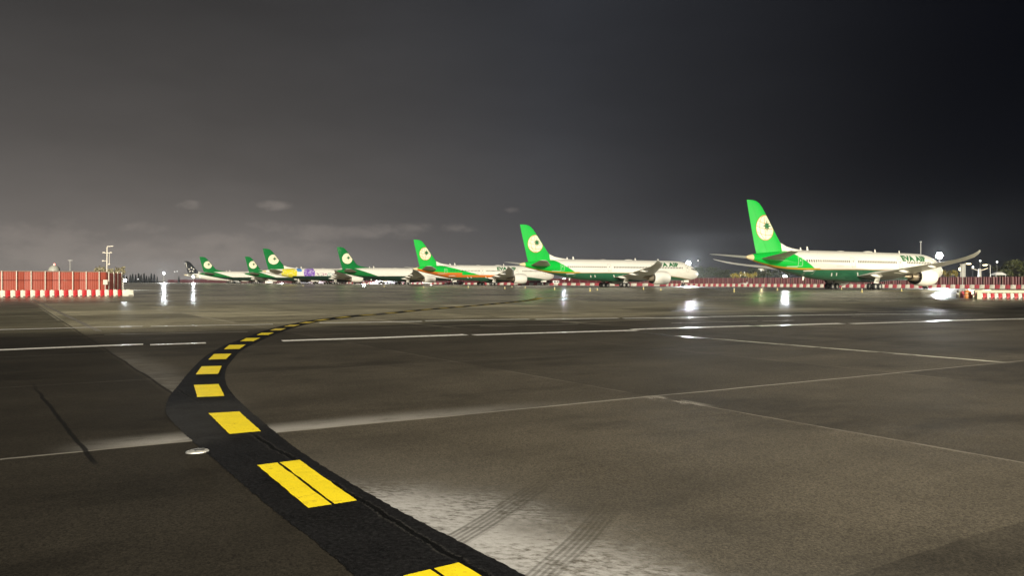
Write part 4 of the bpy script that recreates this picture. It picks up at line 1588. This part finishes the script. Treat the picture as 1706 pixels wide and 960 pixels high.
# near barriers at right: cream rail over red and white feet
RB0, RB1 = Vector((at(1624, 75.5), 75.5)), Vector((at(1770, 73.0), 73.0))
barrier_row(RB0, RB1, 22, (RB1 - RB0).length / 22 + 0.0, 0.52, [M_BRED, M_BWHITE], 'road_barrier',
            ['dark red block barrier under the cream rail at the far right', 'white block barrier under the cream rail at the far right'], 'red and white barriers at the far right')
d = (RB1 - RB0)
m = MB(); m.box(((RB0.x + RB1.x) / 2, (RB0.y + RB1.y) / 2 - 0.02, 0.69), (d.length, 0.26, 0.22), atan2(d.y, d.x))
for i in range(44):
    q = RB0 + d * ((i + 0.5) / 44)
    m.box((q.x, q.y, 0.82), (0.10, 0.12, 0.05), atan2(d.y, d.x))
tag(m.build('barrier_rail', M_CREAMRAIL), 'long cream knobbed rail lying on the red and white barriers at the far right', 'rail')


def cone(u, v, label, h=0.75, mats=None):
    x, Y = gp(u, v)
    t = empty('traffic_cone', (x, Y, 0), 0, label, 'cone')
    m = MB(); m.box((0, 0, 0.02), (0.42, 0.42, 0.04)); m.build('base', M_DARK, t)
    m = MB(); m.lathe([(0.04, 0.15), (h, 0.03), (h + 0.01, 0.0)], 14); m.build('cone_body', mats, t)
    m = MB(); m.lathe([(h * 0.45, 0.15 - 0.12 * 0.45 + 0.006), (h * 0.65, 0.15 - 0.12 * 0.65 + 0.006)], 14); m.build('reflective_sleeve', M_BWHITE, t)


M_CONE = simple('dull_cone_rubber', (0.045, 0.035, 0.025), 0.6)
M_ORANGEP = simple('orange_drum_plastic', (0.72, 0.24, 0.04), 0.45, 0.0, 0.1)
M_YELP = simple('yellow_marker_plastic', (0.72, 0.60, 0.22), 0.5, 0.0, 0.1)
cone(1595.5, 497, 'dark traffic cone left of the orange drum at the right', 0.85, M_CONE)


def drum(u, v, label, mat, r, h, band_mat):
    x, Y = gp(u, v)
    t = empty('traffic_drum', (x, Y, 0), 0, label, 'drum')
    m = MB(); m.lathe([(0, r * 1.15), (0.06, r * 1.15), (0.07, r), (h * 0.9, r * 0.82), (h, r * 0.6), (h, 0.0)], 18, cap0=True); m.build('drum_body', mat, t)
    for k in (0.3, 0.62):
        rr = r - (r - r * 0.82) * (k / 0.9)
        m = MB(); m.lathe([(h * k, rr + 0.006), (h * (k + 0.14), rr - 0.014 + 0.006)], 18); m.build('reflective_band', band_mat, t)


drum(1611.5, 497, 'orange and cream traffic drum between red panels at the right', M_ORANGEP, 0.30, 0.78, M_CREAMRAIL)
drum(1600.0, 495.5, 'slim yellow marker drum beside the dark cone', M_YELP, 0.14, 0.62, M_BWHITE)
x, Y = gp(1617.5, 497)
o = barrier_proto(0.42, 0.66, M_BRED).build('road_barrier', [M_BRED, M_DARK], smooth=30); o.location = (x, Y + 0.3, 0); tag(o, 'single dark red barrier just right of the orange drum', 'barrier')
x, Y = gp(1606, 496.5)
o = barrier_proto(0.30, 0.66, M_BRED).build('road_barrier', [M_BRED, M_DARK], smooth=30); o.location = (x, Y + 0.3, 0); tag(o, 'narrow red barrier between yellow marker drum and orange drum', 'barrier')
x, Y = gp(1629.5, 498)
t = empty('a_frame_sign', (x, Y, 0), 0, 'cream a-frame board standing at the end of the right barriers', 'sign')
for sd in (-1, 1):
    m = MB(); m.loft([[(-0.24, sd * 0.24 - 0.015, 0), (0.24, sd * 0.24 - 0.015, 0), (0.24, sd * 0.24 + 0.015, 0), (-0.24, sd * 0.24 + 0.015, 0)], [(-0.10, sd * 0.02 - 0.015, 0.72), (0.10, sd * 0.02 - 0.015, 0.72), (0.10, sd * 0.02 + 0.015, 0.72), (-0.10, sd * 0.02 + 0.015, 0.72)]], 0, True, True, True)
    m.build('panel', M_CREAMRAIL, t)

# low apron edge markers
mk0 = None
for (u, v, h) in ((841, 481.5, 0.5), (875, 480.5, 0.5), (924, 483, 0.55), (983, 485.5, 0.6), (995, 484, 0.4), (1072, 482.5, 0.55), (1101, 484, 0.4), (1223, 486.5, 0.62), (1268, 485.5, 0.4),
                  (1295, 484, 0.45), (1402, 482.5, 0.45), (1436, 487.5, 0.6), (1502, 485.5, 0.5), (1570, 483.5, 0.5), (780, 480, 0.55), (706, 479.5, 0.45), (640, 478.5, 0.45), (853, 479, 0.4), (505, 477.5, 0.5)):
    x, Y = gp(u, v)
    if mk0 is None:
        mk0 = empty('edge_marker', (x, Y, 0))
        m = MB(); m.lathe([(0, 0.16), (0.04, 0.16), (0.06, 0.07), (0.42, 0.055)], 12, cap0=True, cap1=True); m.build('post', M_YELP, mk0)
        m = MB(); m.lathe([(0.42, 0.07), (0.50, 0.075), (0.55, 0.04), (0.56, 0.0)], 12, cap0=True); m.build('cap', M_BWHITE, mk0)
        o = mk0
    else:
        o = copy_tree(mk0)
        o.location = (x, Y, 0)
    o.scale = (1.2, 1.2, h / 0.56)
    tag(o, 'short pale reflective edge marker post standing on the wet apron', 'edge marker', 'edge markers along the apron')

# ------------------------------------------------------------------ service vehicles beyond the jets
M_VWHITE = simple('white_vehicle_paint', (0.75, 0.74, 0.70), 0.35, 0.0, 0.06, 1.0)
M_GLASS = simple('dark_vehicle_glass', (0.02, 0.022, 0.025), 0.1)
M_TAIL = simple('red_tail_lamp', (0.45, 0.02, 0.02), 0.3)


def vehicle(u, Y, rz, label, kind='pickup', cat='pickup'):
    t = empty('service_' + kind, (at(u, Y), Y, 0), rz, label, cat, 'service vehicles behind the jets')
    L, Wd = (4.9, 1.8) if kind == 'pickup' else (5.2, 1.95) if kind == 'van' else (3.0, 1.7)
    def shell(prof, w, name, mat):
        m = MB()
        rings = []
        for y, k in ((-w / 2, 0.94), (-w / 2 + 0.12, 1.0), (w / 2 - 0.12, 1.0), (w / 2, 0.94)):
            zc = 0.9
            rings.append([(x * (0.985 if k < 1 else 1), y * (1.0 if z < 1.05 else 0.90), zc + (z - zc) * (0.97 if k < 1 else 1)) for x, z in prof])
        m.loft(rings, 0, True, True, True)
        return m.build(name, mat, t, 35)
    if kind == 'pickup':
        shell([(-2.4, 0.45), (2.35, 0.42), (2.42, 0.75), (2.2, 0.98), (1.2, 1.06), (0.55, 1.66), (-0.75, 1.70), (-0.95, 1.08), (-2.45, 1.05)], Wd, 'body', M_VWHITE)
        win = ((0.62, -0.70, 1.10, 1.58),)
    elif kind == 'van':
        shell([(-2.6, 0.40), (2.5, 0.38), (2.6, 0.8), (2.35, 1.1), (1.6, 1.25), (1.05, 1.92), (-2.45, 2.02), (-2.62, 1.8)], Wd, 'body', M_VWHITE)
        win = ((1.05, 0.1, 1.2, 1.75), (0.0, -1.1, 1.2, 1.75), (-1.2, -2.3, 1.2, 1.75))
    else:
        shell([(-1.5, 0.35), (1.5, 0.35), (1.5, 0.95), (0.5, 1.0), (0.35, 1.6), (-0.7, 1.62), (-0.85, 1.0), (-1.5, 0.95)], Wd, 'body', M_VWHITE)
        win = ((0.3, -0.6, 1.08, 1.5),)
    for sd in (-1, 1):
        for x0, x1, z0, z1 in win:
            m = MB()
            yy = sd * (Wd / 2 * 0.955 + 0.004)
            m.face([(x0 + 0.05, yy, z0), (x1, yy, z0), (x1 + 0.05, sd * (Wd / 2 * 0.93 + 0.004), z1), (x0 - 0.3, sd * (Wd / 2 * 0.93 + 0.004), z1)])
            m.build('window', M_GLASS, t, 0)
        for xx in (-L * 0.31, L * 0.31):
            m = MB(); m.lathe([(-0.11, 0.2), (-0.12, 0.31), (0.0, 0.345), (0.12, 0.31), (0.11, 0.2)], 18, 'y', (xx, sd * (Wd / 2 - 0.08), 0.345), 0)
            w_ = m.build('wheel', M_TYRE, t)
            m = MB(); m.lathe([(-0.11, 0.02), (-0.10, 0.21), (0.10, 0.21), (0.11, 0.02)], 14, 'y', (xx, sd * (Wd / 2 - 0.08), 0.345), 0, True, True)
            m.build('rim', M_HUB, w_)
        m = MB(); m.box((-L / 2 + 0.06, sd * 0.7, 0.85), (0.06, 0.18, 0.22)); m.build('tail_lamp', M_TAIL, t)
        m = MB(); m.box((L / 2 - 0.08, sd * 0.65, 0.72), (0.08, 0.3, 0.14)); m.build('headlight', M_BWHITE, t)


vehicle(1247, 236, 0.15, 'white pickup parked by the barriers beneath the tail of the nearest airliner')
vehicle(931, 315, 0.1, 'white van below the tail of the second airliner', 'van', 'van')
vehicle(893, 340, 0.0, 'low white tow tractor ahead of the orange striped airliner', 'tractor', 'tow tractor')
vehicle(712, 402, 0.2, 'white van beneath the dark bellied green tail jet', 'van', 'van')
vehicle(636, 430, 0.0, 'white pickup between the patchwork jet and the next green tail')
vehicle(596, 440, 0.3, 'white van close to the patchwork jet engine', 'van', 'van')
vehicle(526, 415, 0.2, 'white tow tractor under the painted fuselage of the patchwork jet', 'tractor', 'tow tractor')
vehicle(449, 520, 0.1, 'distant white van below the two dark green tails', 'van', 'van')
vehicle(395, 560, 0.1, 'farthest white van beneath the black tailed jet', 'van', 'van')

# ------------------------------------------------------------------ gate posts and small structures at right
for u, w_, lab in ((1602.5, 0.62, 'thick pale gate post, left of two beyond the fence'), (1606.5, 0.40, 'thinner pale gate post, right of two beyond the fence')):
    Yg = 199.0
    t = empty('gate_post', (at(u, Yg), Yg, 0), 0.6, lab, 'post')
    zt = zat(441, Yg)
    m = MB(); m.box((0, 0, zt / 2), (w_, 0.5, zt)); m.build('shaft', M_POLE, t)
    m = MB(); m.box((0, 0, zt + 0.06), (w_ + 0.2, 0.7, 0.12)); m.build('cap', M_PALEPOST, t)
Yg = 212
t = empty('gantry_arm', (at(1632, Yg), Yg, 0), 0.15, 'low steel gantry with sloping arms behind the fence at right', 'gantry')
m = MB(); m.box((0, 0, 2.6), (0.8, 0.6, 5.2), 0, 0, 0.8); m.build('column', M_POLE, t)
for sd in (-1, 1):
    m = MB(); m.tube([(0, 0, 4.6), (sd * 2.6, 0, 5.4)], 0.10, 8); m.build('arm', M_PALEPOST, t)
Yg = 222
t = empty('canopy_shelter', (at(1663, Yg), Yg, 0), 0.1, 'small white roofed shelter above the maroon fence at right', 'shelter')
m = MB(); m.loft([[(-1.7, -1.2, 3.55), (1.7, -1.2, 3.55), (1.7, 1.2, 3.55), (-1.7, 1.2, 3.55)], [(-1.6, -1.1, 3.75), (1.6, -1.1, 3.75), (1.6, 1.1, 3.75), (-1.6, 1.1, 3.75)], [(-0.6, -0.3, 4.35), (0.9, -0.3, 4.45), (0.9, 0.3, 4.45), (-0.6, 0.3, 4.35)]], 0, True, True, True); m.build('roof', M_VWHITE, t)
for sx in (-1.5, 1.5):
    for sy in (-1, 1):
        m = MB(); m.tube([(sx, sy, 0), (sx, sy, 3.6)], 0.06, 8); m.build('leg', M_POLE, t)
# mast sticking up behind the nearest jet
t = empty('radio_mast', (at(1534, 330), 330, 0), 0, 'thin grey mast rising behind the fuselage of the nearest airliner', 'mast')
m = MB(); m.tube([(0, 0, 0), (0, 0, zat(404, 330))], 0.22, 8, 0, 0.16); m.build('pole', M_POLE, t)
m = MB(); m.lathe([(0, 0.4), (0.5, 0.4)], 10, c=(0, 0, zat(404, 330)), cap0=True, cap1=True); m.build('top_drum', M_POLE, t)

# radar dome and mast behind the left fence
Yd = 420
t = empty('radar_dome', (at(90.5, Yd), Yd, 0), 0, 'pale rounded dome with a red light on top beyond the left red fence', 'dome')
R_ = 9.0 * Yd / F * 0.98
zb_ = zat(453, Yd)
m = MB(); m.lathe([(0, R_ * 0.95), (zb_ + 0.4, R_ * 0.95)], 24, cap0=True, cap1=True); m.build('base_tower', M_POLE, t)
m = MB(); m.lathe([(R_ * 1.12 * sin(a), R_ * cos(a) + 0.01) for a in [pi / 2 * k / 10 for k in range(11)]], 28, c=(0, 0, zb_ + 0.4), cap1=True); m.build('dome_shell', simple('dome_panel_paint', (0.46, 0.46, 0.40), 0.5, 0.0, 0.1, 0.5), t)
m = MB(); m.lathe([(-0.1, 0.5), (0.7, 0.5), (1.0, 0.2), (1.05, 0)], 14, c=(0, 0, zb_ + 0.4 + R_ * 1.12)); m.build('beacon', E_RED, t)
t = empty('radio_mast', (at(117, 430), 430, 0), 0, 'thin lattice mast with a short crossbar right of the dome', 'mast')
m = MB()
zt = zat(434, 430)
for dx, dy in ((-0.3, -0.2), (0.3, -0.2), (0, 0.3)):
    m.tube([(dx, dy, 0), (dx * 0.5, dy * 0.5, zt)], 0.09, 6)
for i in range(9):
    z = zt * (i + 0.5) / 9
    m.box((0, -0.1, z), (0.5, 0.06, 0.08))
m.build('lattice', M_POLE, t)
m = MB(); m.box((0, 0, zt), (2.6, 0.25, 0.3)); m.build('crossbar', M_POLE, t)

# ------------------------------------------------------------------ trees and shrubs
def leaf_mat(name, col):
    m, b, sh = new_mat(name)
    tc = sh.nt.nodes.new('ShaderNodeTexCoord')
    n = sh.noise(tc.outputs['Object'], 0.9, 4.0, 0.65)
    n2 = sh.noise(tc.outputs['Object'], 7.0, 2.0, 0.6)
    plug(sh, b, Base_Color=sh.scale(col, 0.45 + n * 0.7 + n2 * 0.5), Roughness=0.6)
    return m


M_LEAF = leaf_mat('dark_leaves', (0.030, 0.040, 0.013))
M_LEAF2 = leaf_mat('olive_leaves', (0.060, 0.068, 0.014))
M_CONIF = leaf_mat('conifer_needles', (0.020, 0.028, 0.018))
M_YLEAF = leaf_mat('lamplit_yellow_leaves', (0.24, 0.19, 0.022))  # yellow lamplight on the hedges put into the leaf colour
M_DRY = leaf_mat('dry_grey_leaves', (0.30, 0.27, 0.17))
M_BARK = simple('bark', (0.09, 0.07, 0.05), 0.85, 0.0, 0.3, 4.0, 0.3)


def leaf_cloud(m, blobs, n, size, rr):
    for _ in range(n):
        bx, by, bz, br, bh = blobs[rr.randrange(len(blobs))]
        u = Vector((rr.gauss(0, 1), rr.gauss(0, 1), rr.gauss(0, 1))).normalized() * (rr.random() ** 0.45)
        c = Vector((bx + u.x * br, by + u.y * br, bz + u.z * bh))
        a = Vector((rr.gauss(0, 1), rr.gauss(0, 1), rr.gauss(0, 0.6))).normalized()
        b_ = a.cross(Vector((rr.gauss(0, 1), rr.gauss(0, 1), rr.gauss(0, 1)))).normalized()
        s_ = size * (0.6 + 0.8 * rr.random())
        m.face([c - a * s_, c + b_ * s_ * 0.55, c + a * s_, c - b_ * s_ * 0.55])


def broad_tree(seed, H, spread, mat, n=1500, size=0.30):
    rr = random.Random(seed)
    t = empty('tree', (0, 0, 0))
    m = MB()
    m.tube([(0, 0, 0), (0.1, 0.05, H * 0.25), (0.0, 0.1, H * 0.5), (0.15, 0, H * 0.8)], 0.24, 8, 0, 0.06)
    blobs = []
    for i in range(11):
        a = 2 * pi * i / 11 + rr.random() * 0.6
        h0 = H * (0.25 + 0.3 * rr.random())
        e = Vector((cos(a) * spread * (0.45 + 0.5 * rr.random()), sin(a) * spread * (0.45 + 0.5 * rr.random()), H * (0.42 + 0.42 * rr.random())))
        m.tube([(0, 0.05, h0), tuple(e * 0.55 + Vector((0, 0, h0 * 0.45))), tuple(e)], 0.10, 6, 0, 0.03)
        blobs.append((e.x, e.y, e.z, spread * (0.24 + 0.16 * rr.random()), H * (0.10 + 0.06 * rr.random())))
    blobs.append((0, 0, H * 0.86, spread * 0.42, H * 0.13))
    blobs.append((0.3, 0, H * 0.65, spread * 0.5, H * 0.16))
    m.build('trunk', M_BARK, t)
    m = MB()
    leaf_cloud(m, blobs, n, size, rr)
    m.build('crown', mat, t, 0)
    return t


def conifer(seed, H):
    rr = random.Random(seed)
    t = empty('conifer', (0, 0, 0))
    m = MB(); m.tube([(0, 0, 0), (0, 0, H)], 0.22, 7, 0, 0.03); m.build('trunk', M_BARK, t)
    m = MB()
    for i in range(900):
        z = H * (0.08 + 0.92 * rr.random() ** 1.2)
        r = (1 - z / H) * H * 0.20 * (0.55 + 0.55 * abs(sin(z * 2.7 + seed))) * (0.35 + 0.65 * rr.random()) + 0.1
        a = 2 * pi * rr.random()
        c = Vector((cos(a) * r, sin(a) * r, z - r * 0.25))
        d_ = Vector((cos(a), sin(a), -0.35)).normalized() * 0.55
        n_ = Vector((-sin(a), cos(a), 0.1)) * 0.25
        m.face([c - d_ * 0.6, c + n_, c + d_, c - n_])
    m.build('crown', M_CONIF, t, 0)
    return t


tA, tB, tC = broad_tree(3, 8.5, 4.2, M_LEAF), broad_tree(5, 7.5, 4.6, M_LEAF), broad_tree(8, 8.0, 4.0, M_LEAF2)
first = {}
treelist = [(tA, 1158, 300, 7.4, 'dark bushy tree right beside the nose of the second airliner'), (tB, 1176, 296, 7.2, 'dark bushy tree just right of the one at the second airliner nose'),
            (tA, 1194, 300, 7.3, 'dark bushy tree midway between the two nearest jets'), (tB, 1212, 296, 6.4, 'low dark tree left of the yellow hedge'),
            (tA, 1252, 290, 6.9, 'dark tree behind the yellow hedge'), (tB, 1275, 288, 7.4, 'dark tree under the tail cone of the nearest airliner'),
            (tA, 1300, 285, 5.6, 'low dark tree behind the belly of the nearest airliner'),
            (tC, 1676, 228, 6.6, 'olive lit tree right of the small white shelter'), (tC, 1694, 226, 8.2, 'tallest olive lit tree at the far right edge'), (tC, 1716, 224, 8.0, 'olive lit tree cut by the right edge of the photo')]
for i, (pt, u, Y, H, lab) in enumerate(treelist):
    o = pt if id(pt) not in first else copy_tree(pt)
    h0 = {id(tA): 8.5, id(tB): 7.5, id(tC): 8.0}[id(pt)]
    first[id(pt)] = 1
    k = H / h0
    o.location = (at(u, Y), Y, 0)
    o.rotation_euler = (0, 0, i * 1.7)
    o.scale = (k * 1.12, k * 1.12, k * 1.05)
    tag(o, lab, 'tree', 'trees beyond the far fence')
cA, cB = conifer(2, 9.0), conifer(9, 9.0)
fc_ = {}
for i, (u, H) in enumerate(((206, 8.0), (211, 6.8), (217, 7.6), (221, 8.6), (226, 8.0), (231, 9.2), (235, 8.0), (240, 9.0), (244, 7.0), (248, 6.4), (252, 9.0), (257, 8.4), (262, 6.0), (298, 6.4))):
    pt = cA if i % 2 == 0 else cB
    o = pt if id(pt) not in fc_ else copy_tree(pt)
    fc_[id(pt)] = 1
    o.location = (at(u, 700 + 6 * (i % 3)), 700 + 6 * (i % 3), 0)
    o.scale = (H / 9.0 * 1.25, H / 9.0 * 1.25, H / 9.0)
    o.rotation_euler = (0, 0, i * 0.9)
    tag(o, 'dark conifer in the row beyond the end of the left red fence', 'tree', 'dark conifers in the left distance')


def shrub(name, label, u0, u1, Y, z0, z1, mat, seed, n, size, cat='shrub'):
    rr = random.Random(seed)
    x0, x1 = at(u0, Y), at(u1, Y)
    t = empty(name, ((x0 + x1) / 2, Y, 0), 0, label, cat)
    hw = (x1 - x0) / 2
    blobs = []
    for i in range(9):
        h = z0 + (z1 - z0) * (0.45 + 0.4 * rr.random())
        blobs.append((-hw + 2 * hw * (i + 0.5) / 9, rr.random() * 0.6, h, hw / 6, (z1 - z0) * 0.42))
    m = MB(); leaf_cloud(m, blobs, n, size, rr); m.build('foliage', mat, t, 0)
    m = MB()
    for i in range(9):
        m.tube([(blobs[i][0] * 0.8, 0.2, 0), (blobs[i][0], blobs[i][1], blobs[i][2])], 0.05, 5, 0, 0.02)
    m.build('stems', M_BARK, t)


shrub('hedge', 'hedge with lamplight yellow painted into its leaves above the maroon fence beneath the near tail', 1218, 1262, 262, 2.4, 4.6, M_YLEAF, 4, 700, 0.22, 'hedge')
shrub('hedge', 'hedge with lamplight yellow painted into its leaves between the nearest jet nose and the gate posts', 1571, 1597, 205, 2.6, 4.6, M_YLEAF, 6, 500, 0.20, 'hedge')
shrub('shrub', 'dry grey shrub topping the corner of the left red fence', 157, 204, 94, 2.2, 3.5, M_DRY, 7, 900, 0.14)
m = MB(); Yh = 258.0
m.box((at(1239, Yh), Yh, zat(464.3, Yh)), (at(1257, Yh) - at(1221, Yh), 0.25, 0.16))
t = empty('guard_rail', (at(1239, Yh), Yh, 0), 0, 'yellow rail in front of the yellow hedge', 'rail')
m.v = [(p[0] - at(1239, Yh), p[1] - Yh, p[2]) for p in m.v]
m.build('beam', M_YELP, t)
for sx in (-3.0, 0, 3.0):
    m = MB(); m.tube([(sx, 0.15, 0), (sx, 0.15, zat(464.6, Yh))], 0.05, 6); m.build('post', M_POLE, t)

# ------------------------------------------------------------------ damp night air
hm = bpy.data.materials.new('night_haze')
hm.use_nodes = True
hn = hm.node_tree
hn.nodes.remove(hn.nodes['Principled BSDF'])
pv = hn.nodes.new('ShaderNodeVolumePrincipled')
pv.inputs['Color'].default_value = (0.86, 0.88, 0.90, 1)
pv.inputs['Density'].default_value = 0.0001
pv.inputs['Anisotropy'].default_value = 0.5
hn.links.new(pv.outputs[0], hn.nodes['Material Output'].inputs['Volume'])
m = MB()
m.box((0, 480, 9.0), (2000, 1300, 20.0))
hz = m.build('haze', hm, smooth=0)
tag(hz, kind='stuff')
